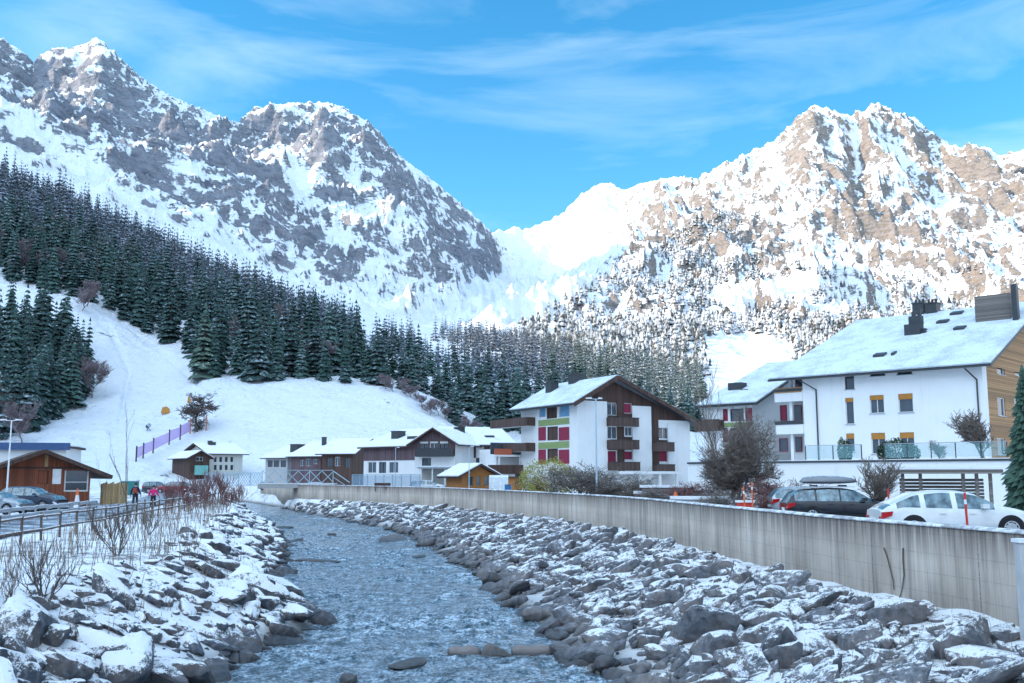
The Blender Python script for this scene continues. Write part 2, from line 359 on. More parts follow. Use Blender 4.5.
def make_terrain():
    nA, nR = TX.shape
    V = np.stack([TX, TY, TZ], -1)
    # slope
    gx = np.gradient(V, axis=0); gr = np.gradient(V, axis=1)
    N = np.cross(gx, gr); N /= np.linalg.norm(N, axis=-1, keepdims=True) + 1e-9; nz = np.abs(N[..., 2])
    PX, PY, dep = proj(TX, TY, TZ); ok = dep > 100
    g = np.zeros(TX.shape)
    for pts, wd, wt in CRAGS: g += 1.25 * wt * seg_guide(PX, PY, pts, wd)
    g = np.where(ok, g, 0)
    n1_ = fbm(TX / 130, TY / 90 + TZ / 60, 5, 91, .62); n2_ = fbm((TX + TZ) / 420, TY / 420, 3, 97)
    slope = 1 - nz
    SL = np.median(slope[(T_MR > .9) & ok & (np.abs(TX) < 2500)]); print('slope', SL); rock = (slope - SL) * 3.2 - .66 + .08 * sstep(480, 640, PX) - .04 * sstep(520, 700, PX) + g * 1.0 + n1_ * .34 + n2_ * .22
    rock = np.where(T_MR > .02, rock * T_MR - .3 * (1 - T_MR), -.6) - .8 * T_BOWL
    me = mesh_np('mountains', V.reshape(-1, 3), grid_faces(nA, nR)[:, ::-1], smooth=True,
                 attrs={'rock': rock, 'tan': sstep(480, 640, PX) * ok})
    q = NM('mountain_snow_rock')
    r = q.attr('rock'); wpos = q.co('World')
    nA_ = q.noise(.03, q.co('World', (1, .8, 1.6)), 9, .72); nB = q.noise(.004, wpos, 4); nC = q.noise(.35, wpos, 5, .6); nD = q.noise(.10, q.co('World', (1, 1, 2.2), (0, R(20), 0)), 4, .6); nV = q.noise(.05, q.co('World', (1.2, .35, .22), (0, 0, R(25))), 6, .65); nE = q.noise(.011, q.co('World', (1, .5, 1), (0, 0, R(30))), 5, .6)
    v = q.math('ADD', r, q.rng(nA_, .3, .7, -.42, .42)); v = q.math('ADD', v, q.rng(nD, .3, .7, -.34, .34)); v = q.math('ADD', v, q.rng(nE, .32, .68, -.22, .22)); v = q.math('ADD', v, q.rng(nV, .3, .7, -.30, .30)); f = q.rng(v, .0, .30, 0, .92)
    strata = q.n('ShaderNodeTexWave', wave_type='BANDS', bands_direction='Z'); strata.inputs['Scale'].default_value = .02
    strata.inputs['Distortion'].default_value = 9; strata.inputs['Detail'].default_value = 4; strata.inputs['Detail Scale'].default_value = 2.0; q.l(wpos, strata.inputs[0])
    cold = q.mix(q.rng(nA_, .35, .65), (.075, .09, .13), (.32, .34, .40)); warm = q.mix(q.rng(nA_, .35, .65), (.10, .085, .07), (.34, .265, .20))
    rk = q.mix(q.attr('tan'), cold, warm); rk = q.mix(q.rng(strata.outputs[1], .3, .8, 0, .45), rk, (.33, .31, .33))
    sn = q.mix(q.rng(nB, .3, .7), SNOWC, (.72, .77, .84))
    nF = q.noise(.45, wpos, 6, .7); nG = q.noise(.03, wpos, 3)
    tuft = q.math('MULTIPLY', q.rng(q.math('ADD', nF, q.rng(nG, .3, .7, -.1, .1)), .63, .72, 0, .55), q.rng(r, -.45, -.58))
    sn = q.mix(tuft, sn, (.30, .29, .26))
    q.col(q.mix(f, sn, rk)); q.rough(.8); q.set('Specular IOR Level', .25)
    q.bump(q.math('ADD', q.math('MULTIPLY', q.math('ADD', nA_, q.math('MULTIPLY', nD, .6)), q.rng(f, 0, 1, .25, 1)), q.math('MULTIPLY', q.math('ADD', nC, q.math('MULTIPLY', q.noise(.07, wpos, 5, .6, .8), 2.6)), .05)), .9, 20)
    me.materials.append(q.m)
    return tag(link('mountains', me), 'snow covered mountain massifs with grey and tan crags above the valley', 'mountains', kind='structure')
mountains = make_terrain()
# ------------------------------------------------------------------ valley floor, river, banks
_y = [-135, 0, 25, 30, 34.5, 40, 47, 61, 87, 110, 134, 160, 190, 240]
_xl = [-9, -8.4, -7.8, -7.3, -6.8, -8.6, -10.8, -13.7, -20, -27, -35.5, -45, -58, -84]
_xr = [4.2, 3.4, 2.5, 1.6, 1.1, .1, -.9, -3.6, -9, -17, -26.5, -36.5, -49, -75]
_yw = [-135, 0, 22.7, 25.4, 29.4, 40, 59, 76, 89, 108, 136, 152, 190, 240]
_xw = [13.2, 12.6, 11.65, 11.2, 10.4, 9.2, 7.2, 3.2, -.6, -6.9, -22.5, -32.5, -47, -72]
def xL(y): return pchip(_y, _xl, np.asarray(y, float)) + .35 * perlin(np.asarray(y, float) / 4.1, 0.3 + 0 * np.asarray(y, float), 3)
def xR(y): return pchip(_y, _xr, np.asarray(y, float)) + .35 * perlin(np.asarray(y, float) / 3.7, 7.3 + 0 * np.asarray(y, float), 4)
def xW(y): return pchip(_yw, _xw, np.asarray(y, float))
WTOP, WFOOT, ROADZ, LEFTZ = 3.7, 1.7, 3.0, 2.3
def bank_z(x, y):
    "height of the natural bank and left ground (left of the wall)"
    x = np.asarray(x, float); y = np.asarray(y, float)
    l, r, wll = xL(y), xR(y), xW(y)
    zl = np.interp
    out = np.empty(np.broadcast(x, y).shape)
    cr = 4.3
    t = np.clip((l - x) / cr, -1, 1)
    left = np.where(t >= 1, LEFTZ, np.where(t > 0, LEFTZ * t ** .9, -.55 * np.clip((x - l) / 1.1, 0, 1)))
    left = left + .12 * sstep(1, 1.6, (l - x) / cr)
    bw = np.maximum(wll - .3 - r, .8); s = (x - r) / bw
    right = np.where(s > 0, WFOOT * np.clip(s, 0, 1) ** .8, -.55 * np.clip((r - x) / 1.1, 0, 1))
    m = x < (l + r) / 2
    return np.where(m, left, right)
def build_ground():
    ys = np.concatenate([np.linspace(-135, 5, 16), np.linspace(8, 62, 190), np.linspace(62.6, 130, 90), np.linspace(131, 245, 50)])
    rows = []
    uL = np.concatenate([[-1], -np.linspace(.93, .0, 34) ** 2.2 * .93])   # left plateau parameter (0 at crest)
    cols = []
    for y in ys:
        l, r, wl_ = float(xL(y)), float(xR(y)), float(xW(y))
        crest = l - 4.3; outL = -260.
        xs = np.concatenate([crest + (crest - outL) * uL[:-1], np.linspace(crest, l + .2, 26), np.linspace(l + .5, r - .5, 12), np.linspace(r - .2, wl_ - .02, 34)])
        zs = bank_z(xs, y)
        zs = zs + fbm(xs / 1.7, np.full(xs.shape, y / 1.7), 4, 21) * .16 * (xs < r + 20)
        xs2 = wl_ + np.concatenate([[.04], np.linspace(.1, 1, 26) ** 2 * 260]); 
        road = np.full(xs2.shape, ROADZ) + fbm(xs2 / 6, np.full(xs2.shape, y / 6), 3, 22) * .04
        # the road side drops nothing here: a flat, lightly snowed yard
        rows.append(np.stack([np.concatenate([xs, xs2]), np.full(len(xs) + len(xs2), y), np.concatenate([zs, road])], -1))
    V = np.array(rows); nr, nc = V.shape[:2]
    me = mesh_np('ground', V.reshape(-1, 3), grid_faces(nr, nc), smooth=True)
    q = NM('snowy_ground'); wp = q.co('World')
    a = q.noise(1.1, wp, 7, .68); b = q.noise(9, wp, 5, .6); c = q.noise(.18, wp, 4)
    f = q.math('ADD', q.rng(a, .3, .7, -.5, .5), q.rng(b, .3, .7, -.4, .4)); f = q.math('ADD', f, q.rng(c, .35, .65, -.3, .3))
    f = q.rng(f, .10, .42)
    x = q.n('ShaderNodeSeparateXYZ'); q.l(wp, x.inputs[0])
    low = q.rng(x.outputs[2], .05, .6, 1, 0)                 # wet stones at the water's edge carry no snow
    f = q.math('MAXIMUM', f, low)
    q.col(q.mix(f, SNOWC, q.mix(b, (.09, .085, .085), (.24, .22, .20)))); q.rough(.75)
    q.bump(q.math('ADD', a, q.math('MULTIPLY', b, .35)), .7, .12)
    me.materials.append(q.m)
    tag(link('ground', me), 'snow dusted valley floor and river banks', 'ground', kind='structure')
build_ground()
def strip(name, pts, wds, z, mat, label, n=80):
    pts = np.array(pts, float); s = np.arange(len(pts)); t = np.linspace(0, len(pts) - 1, n)
    x = pchip(s, pts[:, 0], t); y = pchip(s, pts[:, 1], t); wv = np.interp(t, s, wds)
    dx, dy = np.gradient(x), np.gradient(y); L_ = np.hypot(dx, dy); nx, ny = dy / L_, -dx / L_
    o = np.linspace(-.5, .5, 7)
    V = np.stack([x[:, None] + nx[:, None] * o * wv[:, None], y[:, None] + ny[:, None] * o * wv[:, None], np.full((n, 7), z)], -1)
    me = mesh_np(name, V.reshape(-1, 3), grid_faces(n, 7)[:, ::-1], smooth=True); me.materials.append(mat)
    return tag(link(name, me), label, name, kind='structure')
q = NM('snowy_asphalt'); wp = q.co('World'); a = q.noise(.9, wp, 6, .65); b = q.noise(14, wp, 4)
f = q.rng(q.math('ADD', q.rng(a, .3, .7), q.rng(b, .3, .7, -.15, .15)), .38, .8)
q.col(q.mix(f, q.mix(b, (.05, .055, .065), (.10, .105, .12)), (.62, .68, .76))); q.rough(q.rng(a, .3, .7, .35, .8)); q.bump(b, .3, .02)
M_ASPH = q.m
strip('path', [(-19, 5), (-21.5, 30), (-25.5, 53), (-31.5, 81), (-39, 112), (-50, 145), (-70, 190)], [4.5] * 7, 2.55, M_ASPH, 'grey snow dusted footpath along the left river bank')
strip('car_park', [(-52, 40), (-50, 60), (-48, 78), (-60, 110)], [24, 24, 26, 20], 2.52, M_ASPH, 'snow dusted asphalt car park on the left')
strip('road', [(19.5, 8), (18.5, 25), (16.5, 45), (13.5, 62), (9, 82), (1, 105), (-14, 133), (-28, 160)], [10, 10, 10, 10, 9, 8, 8, 8], 3.06, M_ASPH, 'snow dusted asphalt road behind the concrete river wall')
# ---- the river
def build_river():
    ys = np.concatenate([np.linspace(-40, 14, 20), np.linspace(14.5, 70, 620), np.linspace(70.3, 130, 230), np.linspace(131, 215, 80)])
    u = np.linspace(0, 1, 190)
    l = xL(ys)[:, None] - .9; r = xR(ys)[:, None] + .9
    X = l + (r - l) * u; Y = np.repeat(ys[:, None], len(u), 1)
    wx = X + .5 * fbm(X / 2.2, Y / 2.2, 2, 8); 
    h = ridged(wx / 1.5, Y / .95, 4, 61, .55) * .10 + fbm(wx / .5, Y / .33, 3, 63, .6) * .05 + fbm(X / 5, Y / 6, 2, 66) * .08
    fast = sstep(-.25, .35, fbm(X / 3.2, Y / 5.5, 3, 68))
    Z = h * (.45 + .75 * fast) - .03
    me = mesh_np('river', np.stack([X, Y, Z], -1).reshape(-1, 3), grid_faces(len(ys), len(u)), smooth=True,
                 attrs={'foam': (h * 5.5 * fast)})
    q = NM('river_water'); wp = q.co('World', (1, .7, 1)); nz = q.noise(2.2, wp, 7, .7, .4); n2 = q.noise(9, wp, 5, .7)
    fm = q.math('ADD', q.attr('foam'), q.rng(nz, .35, .65, -.30, .30)); fm = q.math('ADD', fm, q.rng(n2, .35, .65, -.35, .35))
    fo = q.rng(fm, .30, 1.0, 0, .8)
    q.col(q.mix(fo, q.mix(q.rng(q.math('ADD', nz, q.rng(n2, .3, .7, -.2, .2)), .38, .66), (.028, .05, .065), (.34, .43, .50)), (.66, .77, .86))); q.rough(q.rng(fo, 0, 1, .09, .6)); q.set('IOR', 1.33)
    q.set('Specular IOR Level', .6)
    q.bump(q.math('ADD', nz, q.math('MULTIPLY', n2, .6)), .7, .11)
    me.materials.append(q.m)
    tag(link('river', me), 'blue rippling river running towards the viewer', 'river', kind='structure')
build_river()
# ------------------------------------------------------------------ boulders
def rock_mesh(seed, flat=.62):
    rnd = random.Random(seed); bm = bmesh.new()
    for _ in range(rnd.randint(11, 17)):
        v = Vector((rnd.gauss(0, 1), rnd.gauss(0, 1), rnd.gauss(0, 1))).normalized() * rnd.uniform(.8, 1.0)
        v = Vector((max(-.72, min(.72, v.x)), max(-.6, min(.6, v.y)), max(-.55, min(.5, v.z))))
        bm.verts.new((v.x, v.y * .85, v.z * flat))
    bmesh.ops.convex_hull(bm, input=bm.verts)
    for v in [v for v in bm.verts if not v.link_faces]: bm.verts.remove(v)
    bmesh.ops.dissolve_limit(bm, angle_limit=R(9), verts=bm.verts, edges=bm.edges)
    bmesh.ops.bevel(bm, geom=list(bm.edges), offset=.05, segments=1, affect='EDGES', clamp_overlap=True)
    bmesh.ops.triangulate(bm, faces=bm.faces)
    bmesh.ops.subdivide_edges(bm, edges=[e for e in bm.edges if e.calc_length() > .22], cuts=1, use_grid_fill=False)
    bmesh.ops.triangulate(bm, faces=bm.faces)
    bmesh.ops.smooth_vert(bm, verts=bm.verts, factor=.55, use_axis_x=True, use_axis_y=True, use_axis_z=True)
    bmesh.ops.smooth_vert(bm, verts=bm.verts, factor=.35, use_axis_x=True, use_axis_y=True, use_axis_z=True)
    for v in bm.verts:
        v.co = v.co * 1.12 + v.normal * rnd.uniform(-.018, .014)
    bm.normal_update()
    return bm
def rock_material(name, cov, c0, c1):
    q = NM(name); wp = q.co('World'); a = q.noise(1.3, wp, 5, .6); b = q.noise(6, wp, 7, .72); c = q.noise(26, wp, 4, .7)
    up = q.up()
    s = q.math('ADD', up, q.rng(b, .3, .7, -.42, .42)); s = q.math('ADD', s, q.rng(a, .3, .7, -.32, .32)); s = q.math('ADD', s, q.rng(c, .3, .7, -.24, .24))
    x = q.n('ShaderNodeSeparateXYZ'); q.l(wp, x.inputs[0]); s = q.math('ADD', s, q.rng(x.outputs[2], .12, .75, -1.1, 0))
    f = q.rng(s, cov - .04, cov + .20)
    base = q.mix(q.math('MULTIPLY', q.rng(b, .3, .7), q.rng(q.rnd(), 0, 1, .35, 1.0)), c0, c1); base = q.mix(q.rng(a, .42, .7, 0, .55), base, (.28, .21, .17))
    wave = q.n('ShaderNodeTexWave'); wave.inputs['Scale'].default_value = .9; wave.inputs['Distortion'].default_value = 7; wave.inputs['Detail'].default_value = 4; q.l(q.co('Object', (1, .4, 2)), wave.inputs[0])
    base = q.mix(q.rng(wave.outputs[1], .6, 1.0, 0, .16), base, (.40, .40, .42))
    wet = q.rng(x.outputs[2], .05, .45, .35, 1.0)
    base = q.mix(1.0, base, wet, 'MULTIPLY')
    q.col(q.mix(f, base, SNOWC)); q.rough(q.rng(x.outputs[2], .05, .5, .3, .8)); q.bump(q.math('ADD', b, q.math('MULTIPLY', c, .6)), .8, .05)
    return q.m
M_RL = rock_material('frosted_boulder_left', .44, (.022, .028, .04), (.13, .145, .175))
M_RR = rock_material('frosted_boulder_right', .76, (.04, .043, .052), (.26, .265, .29))
M_RW = rock_material('wet_boulder', 1.35, (.07, .065, .07), (.20, .18, .17))
def rocks():
    rnd = random.Random(5); NV = 14
    vars_ = []
    for k in range(NV):
        bm = rock_mesh(100 + k, rnd.uniform(.45, .85)); me = bpy.data.meshes.new('boulder_%d' % k); bm.to_mesh(me); bm.free()
        co = np.zeros(len(me.vertices) * 3, np.float32); me.vertices.foreach_get('co', co)
        fa = np.array([p.vertices[:] for p in me.polygons], np.int32)
        vars_.append((me, co.reshape(-1, 3), fa))
    data = {'L': [], 'R': []}
    def add(side, x, y, s, zoff=0):
        z = float(bank_z(x, y)) + s * zoff
        data[side].append([x, y, z, s, rnd.randrange(NV)])
    def fill(side, y0, y1, dens, smin, smax, tmin, tmax):
        y = y0
        while y < y1:
            l, r, wv = float(xL(y)), float(xR(y)), float(xW(y))
            wid = 4.9 if side == 'L' else wv - .3 - r
            step = 1.0 / (dens * wid)
            t = rnd.uniform(tmin, tmax); x = l + .5 - t * wid if side == 'L' else r - .4 + t * (wid + .1)
            s = smin + (smax - smin) * rnd.random() ** 2.6 * (1.35 if rnd.random() < .15 else 1)
            if side == 'R' and s > (wv - .35 - x): s = max(.15, wv - .35 - x)
            add(side, x, y, s, rnd.uniform(-.02, .25))
            y += step
    # large ones, then the small filling
    fill('R', 16, 34, 1.5, .42, 1.15, 0, .95); fill('R', 34, 62, 1.25, .42, 1.05, 0, .97); fill('R', 62, 105, .9, .45, .95, 0, .97); fill('R', 105, 185, .75, .5, .95, 0, .97)
    fill('L', 16, 34, 1.5, .45, 1.15, 0, .92); fill('L', 34, 62, 1.25, .42, 1.0, 0, .95); fill('L', 62, 105, .9, .45, .9, 0, .97); fill('L', 105, 150, .6, .45, .8, 0, .97)
    fill('R', 16, 40, 6.0, .10, .40, .0, 1.0); fill('L', 16, 40, 6.0, .10, .38, .0, 1.1); fill('R', 40, 62, 4, .2, .42, .0, 1.0); fill('L', 40, 62, 3.4, .2, .4, .0, 1.05); fill('R', 62, 90, 1.8, .25, .42, .0, 1.0); fill('L', 62, 90, 1.5, .25, .42, .0, 1.05)
    allr = [(sd_, *d) for sd_ in 'LR' for d in data[sd_]]
    def shown(d):
        px, py, dep = proj(d[1], d[2], d[3]); 
        if dep < 1 or px < -10 or px > 1034 or py > 700: return 0
        return (d[4] / dep) ** 2
    allr.sort(key=shown, reverse=True)
    def xf(d, vi):
        rr_ = random.Random(int(d[1] * 997 + d[2] * 131)); yaw = rr_.uniform(0, 6.28)
        tilt = rr_.uniform(.1, .75)
        side = 1 if d[0] == 'L' else -1
        M = Matrix.Rotation(side * tilt * .75, 3, 'Y') @ Matrix.Rotation(rr_.uniform(-.35, .35), 3, 'X') @ Matrix.Rotation(yaw, 3, 'Z') @ Matrix.Diagonal((d[4] * rr_.uniform(1.0, 1.45), d[4] * rr_.uniform(.7, 1.0), d[4] * rr_.uniform(.75, 1.1)))
        return M
    LAB = {'L': ('dark angular boulder under patchy snow on the left river bank', 'boulders of the snowy left bank'),
           'R': ('grey frosted angular boulder heaped below the concrete wall', 'boulders heaped below the concrete wall')}
    meshes = {}
    for sd_, mt in (('L', M_RL), ('R', M_RR)):
        for k in range(NV):
            m2 = vars_[k][0].copy(); m2.materials.append(mt); meshes[sd_, k] = m2
    for d in allr[:290]:
        o = link('boulder', meshes[d[0], d[5]]); M = xf(d, 0).to_4x4(); o.matrix_world = Matrix.Translation((d[1], d[2], d[3])) @ M
        tag(o, LAB[d[0]][0], 'boulder', LAB[d[0]][1])
    Vs, Fs, mi, n = [], [], [], 0
    for d in allr[290:]:
        _, co, fa = vars_[d[5]]; M = np.array(xf(d, 0)); Vs.append(co @ M.T + np.array(d[1:4])); Fs.append(fa + n); n += len(co); mi += [0 if d[0] == 'L' else 1] * len(fa)
    me = mesh_np('riprap_stones', np.concatenate(Vs), np.concatenate(Fs), (M_RL, M_RR), matidx=mi)
    tag(link('riprap_stones', me), 'smaller stones filling the riprap on both river banks', 'riprap stones', kind='stuff')
    # single stones standing in the water
    for (px, py, wpx, lab, k, fl) in [
        (497, 655, 30, 'rounded grey stone against the log in the river', 3, .95), (565, 659, 30, 'wet brown stone in the water just right of the log', 5, .6),
        (412, 664, 44, 'low dark slab breaking the water left of the log', 7, .35), (347, 681, 34, 'dark wet stone cut by the bottom edge in mid stream', 2, .6),
        (296, 541, 16, 'small dark stone in the shallows near the left bank', 4, .5), (318, 561, 44, 'long brown gravel hump in the shallows', 6, .22),
        (333, 535, 14, 'tiny brown stone beyond the gravel hump', 9, .4), (421, 557, 18, 'lone flat stone in mid stream', 10, .35),
        (393, 541, 46, 'long dark slab jutting out of the right bank', 11, .4), (312, 622, 28, 'dark stone at the tip of the left gravel spit', 1, .6),
        (293, 612, 22, 'dark angular stone on the left gravel spit', 8, .8), (540, 650, 60, 'large wet boulder at the foot of the right bank', 12, .4),
        (452, 688, 20, 'small wet stone under the log at the bottom edge', 0, .5), (283, 528, 20, 'flat wet stone at the far left water edge', 13, .35)]:
        if py == 650: px, py = 590, 665
        p = atz(px, py, .02); s = wpx * math.hypot(p.x, p.y) / F / 1.4
        m2 = vars_[k][0].copy(); m2.materials.append(M_RW); o = link('river_stone', m2)
        o.location = (p.x, p.y, .02); o.scale = (s, s * .7, s * fl * 1.3); o.rotation_euler = (0.05, .06, k)
        tag(o, lab, 'stone', 'stones in the river')
rocks()
# log in the river
def tube(bm, pts, rads, n=8, cap=True, jit=0, rnd=random):
    rings = []
    for i, (p, r_) in enumerate(zip(pts, rads)):
        p = Vector(p); d = (Vector(pts[min(i + 1, len(pts) - 1)]) - Vector(pts[max(i - 1, 0)])).normalized()
        a = d.orthogonal().normalized(); b_ = d.cross(a)
        if rings:
            a = (pa - d * pa.dot(d)).normalized(); b_ = d.cross(a)
        pa = a
        rings.append([bm.verts.new(p + (a * math.cos(6.2832 * k / n) + b_ * math.sin(6.2832 * k / n)) * r_ * (1 + rnd.uniform(-jit, jit))) for k in range(n)])
    for A, B in zip(rings[:-1], rings[1:]):
        for k in range(n): bm.faces.new((A[k], A[(k + 1) % n], B[(k + 1) % n], B[k]))
    if cap:
        bm.faces.new(rings[0][::-1]); bm.faces.new(rings[-1])
def bm_obj(name, bm, mat, parent=None, smooth=False):
    me = bpy.data.meshes.new(name); bm.normal_update(); bm.to_mesh(me); bm.free()
    for m in (mat if isinstance(mat, (list, tuple)) else [mat]): me.materials.append(m)
    if smooth: me.polygons.foreach_set('use_smooth', [True] * len(me.polygons))
    return link(name, me, parent)
q = NM('wet_log'); a = q.noise(3, q.co('Object', (1, 8, 8)), 6, .6); q.col(q.mix(a, (.10, .08, .08), (.30, .26, .24))); q.rough(.45); q.bump(a, .6, .03); M_LOG = q.m
for (pxa, pxb, py, lab) in [(449, 480, 653, 'pale driftwood log end lying left of the rounded stone'), (512, 556, 652, 'dark driftwood log lying right of the rounded stone')]:
    A = atz(pxa, py, .05); B = atz(pxb, py - 1, .05); bm = bmesh.new(); n = 7
    tube(bm, [A.lerp(B, i / (n - 1)) + Vector((0, .04 * math.sin(i), .03 * math.sin(i * 2))) for i in range(n)], [.13, .17, .18, .17, .18, .17, .13], 10, jit=.08)
    tag(bm_obj('driftwood_log', bm, M_LOG, smooth=True), lab, 'log')
# ------------------------------------------------------------------ concrete river wall
def build_wall():
    q = NM('stained_concrete'); wp = q.co('World')
    st = q.noise(1.0, q.co('World', (2.2, 2.2, .10)), 6, .7); st2 = q.noise(1.0, q.co('World', (7, 7, .22)), 5, .7); pt = q.noise(.35, wp, 4); fn = q.noise(18, wp, 5)
    x = q.n('ShaderNodeSeparateXYZ'); q.l(wp, x.inputs[0])
    c = q.mix(q.rng(pt, .35, .65), (.42, .345, .28), (.60, .51, .43)); c = q.mix(q.rng(st, .48, .68, 0, .7), c, (.20, .16, .135))
    c = q.mix(q.rng(st2, .5, .7, 0, .55), c, (.17, .15, .145)); c = q.mix(q.rng(q.math('ADD', st2, q.rng(pt, 0, 1, -.1, .1)), .34, .26, 0, .6), c, (.66, .65, .65))
    # horizontal formwork lines and vertical panel joints
    def line(v, period, wdt):
        m = q.math('MODULO', q.math('ADD', v, 500.0), period); return q.math('LESS_THAN', m, wdt)
    hl = line(q.math('ADD', x.outputs[2], q.rng(pt, 0, 1, -.02, .02)), .5, .022); vl = line(x.outputs[1], 4.6, .05)
    c = q.mix(q.math('MULTIPLY', q.math('MAXIMUM', q.math('MULTIPLY', hl, .3), q.math('MULTIPLY', vl, .8)), q.rng(fn, .3, .6)), c, (.10, .09, .09))
    top = q.rng(x.outputs[2], WTOP - .9, WTOP - .1); c = q.mix(q.math('MULTIPLY', top, q.rng(st2, .36, .54, .1, .85)), c, (.13, .105, .095))
    q.col(c); q.rough(.85); q.bump(q.math('ADD', fn, q.math('MULTIPLY', st, .5)), .35, .02); M = q.m
    sn = NM('wall_cap_snow'); b = sn.noise(2.5, sn.co('World'), 6, .7); sn.col(sn.mix(sn.rng(b, .42, .58), SNOWC, (.33, .32, .33))); sn.rough(.8); sn.bump(b, .5, .03)
    ys = np.concatenate([np.linspace(-20, 60, 60), np.linspace(62, 192, 70)]); x0 = xW(ys)
    tx = np.gradient(x0, ys); L_ = np.sqrt(1 + tx * tx); nx, ny = 1 / L_, -tx / L_
    def loft(prof, name, mat, parent=None):
        o = np.array([p[0] for p in prof]); z = np.array([p[1] for p in prof])
        zz = np.tile(z, (len(ys), 1))
        V = np.stack([x0[:, None] + nx[:, None] * o, ys[:, None] + ny[:, None] * o, zz], -1)
        me = mesh_np(name, V.reshape(-1, 3), grid_faces(len(ys), len(prof), wrap=True)); me.materials.append(mat); return link(name, me, parent)
    wl_ = loft([(-.16, .6), (.22, .6), (.22, WTOP), (-.16, WTOP)], 'river_wall', M)
    tag(wl_, 'long stained concrete retaining wall along the right side of the river', 'wall')
    loft([(-.20, WTOP + .003), (.26, WTOP + .003), (.26, WTOP + .05), (.1, WTOP + .085), (-.1, WTOP + .08), (-.20, WTOP + .04)], 'coping', sn.m, wl_)
build_wall()
# ------------------------------------------------------------------ trees and shrubs
def conifer_arrays(seed, tiers=13, per=9, simple=False, wk=1.0):
    "unit-height spruce: trunk + drooping branch sprays; returns verts, quads/tris as tri faces, mat idx (0 trunk, 1 needles)"
    rnd = random.Random(seed); V, Fc, mi = [], [], []
    def tri(a, b, c, m): n = len(V); V.extend([a, b, c]); Fc.append((n, n + 1, n + 2)); mi.append(m)
    ns = 4 if simple else 6
    for k in range(ns):
        a0, a1 = 6.283 * k / ns, 6.283 * (k + 1) / ns; r0, r1 = .016, .003
        p = [(r0 * math.cos(a0), r0 * math.sin(a0), -.03), (r0 * math.cos(a1), r0 * math.sin(a1), -.03), (0, 0, .96)]
        tri(*p, 0)
    W = rnd.uniform(.15, .20)
    for t in range(tiers):
        f = t / (tiers - 1); z = .07 + .88 * f ** .93; rad = W * (1 - f) ** .82 * rnd.uniform(.85, 1.12) + .012
        n = max(4, int(per * (1 - .5 * f)))
        off = rnd.random() * 6.28
        for k in range(n):
            if rnd.random() < .07: continue
            a = off + 6.283 * (k + rnd.uniform(-.25, .25)) / n; rr_ = rad * rnd.uniform(.7, 1.2)
            dr = rr_ * rnd.uniform(.35, .65); wd = rr_ * rnd.uniform(.26, .42) * wk
            c, s = math.cos(a), math.sin(a); root = (0, 0, z + .015)
            tip = (c * rr_, s * rr_, z - dr)
            mx, my, mz = c * rr_ * .6, s * rr_ * .6, z - dr * .28
            l = (mx - s * wd, my + c * wd, mz - dr * .45); r = (mx + s * wd, my - c * wd, mz - dr * .45); m = (mx, my, mz + .008)
            tri(root, l, m, 1); tri(root, m, r, 1); tri(m, l, tip, 1); tri(m, tip, r, 1)
            if not simple:
                for j in (-1, 1):
                    q_ = (c * rr_ * .85 - s * wd * .9 * j, s * rr_ * .85 + c * wd * .9 * j, z - dr * 1.15); tri(m, q_, (mx * .75, my * .75, mz - dr * .25), 1)
    tri((-.02, 0, .93), (.02, .01, .93), (0, 0, 1.0), 1)
    return np.array(V, np.float32), np.array(Fc, np.int32), np.array(mi, np.int32)
def foliage_mat(name, c0, c1, frost, amt, wscale=1.0):
    q = NM(name); wp = q.co('World'); a = q.noise(.9 * wscale, wp, 4, .6); b = q.noise(.12 * wscale, wp, 2)
    g = q.n('ShaderNodeNewGeometry'); up = q.math('ABSOLUTE', q.up())
    r = q.rnd(); c = q.mix(a, c0, c1); c = q.mix(q.rng(r, .4, 1, 0, .6), c, tuple(v * .6 for v in c0)); c = q.mix(q.rng(r, .3, 0, 0, .7), c, tuple(v * 1.35 for v in c1))
    f = q.math('ADD', q.rng(up, .1, .8, -.25, .35), q.rng(a, .3, .7, -.45, .45)); f = q.math('ADD', f, q.rng(b, .3, .7, -.2, .2)); f = q.rng(f, .5 - amt, 1.0 - amt, 0, .85)
    q.col(q.mix(f, c, frost)); q.rough(.8); q.set('Specular IOR Level', .2)
    return q.m
q = NM('bark'); a = q.noise(8, q.co('Object', (1, 1, .2)), 5); q.col(q.mix(a, (.06, .045, .035), (.17, .13, .11))); q.rough(.9); M_BARK = q.m
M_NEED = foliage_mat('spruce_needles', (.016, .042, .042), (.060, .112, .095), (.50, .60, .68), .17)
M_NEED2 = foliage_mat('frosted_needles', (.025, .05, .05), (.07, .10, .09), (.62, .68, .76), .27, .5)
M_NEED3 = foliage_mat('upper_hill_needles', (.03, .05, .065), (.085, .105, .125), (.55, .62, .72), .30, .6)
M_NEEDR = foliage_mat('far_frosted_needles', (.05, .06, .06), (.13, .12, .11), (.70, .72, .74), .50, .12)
VAR = [conifer_arrays(200 + k, 15, 11) for k in range(6)]
VARS = [conifer_arrays(300 + k, 9, 6, True) for k in range(5)]
def cone_tree(seed):
    rnd = random.Random(seed); V, Fc = [], []
    for (z0, z1, r_) in ((.04, .55, .20), (.30, .80, .15), (.58, 1.0, .10)):
        o = rnd.random() * 6; n = len(V); V.append((rnd.uniform(-.03, .03), rnd.uniform(-.03, .03), z1)); V += [(r_ * rnd.uniform(.6, 1.3) * math.cos(o + k * 1.047), r_ * rnd.uniform(.6, 1.3) * math.sin(o + k * 1.047), z0 + rnd.uniform(-.05, .08)) for k in range(6)]
        Fc += [(n, n + 1 + k, n + 1 + (k + 1) % 6) for k in range(6)]
    return np.array(V, np.float32), np.array(Fc, np.int32), np.ones(len(Fc), np.int32)
VART = [cone_tree(400 + k) for k in range(6)]
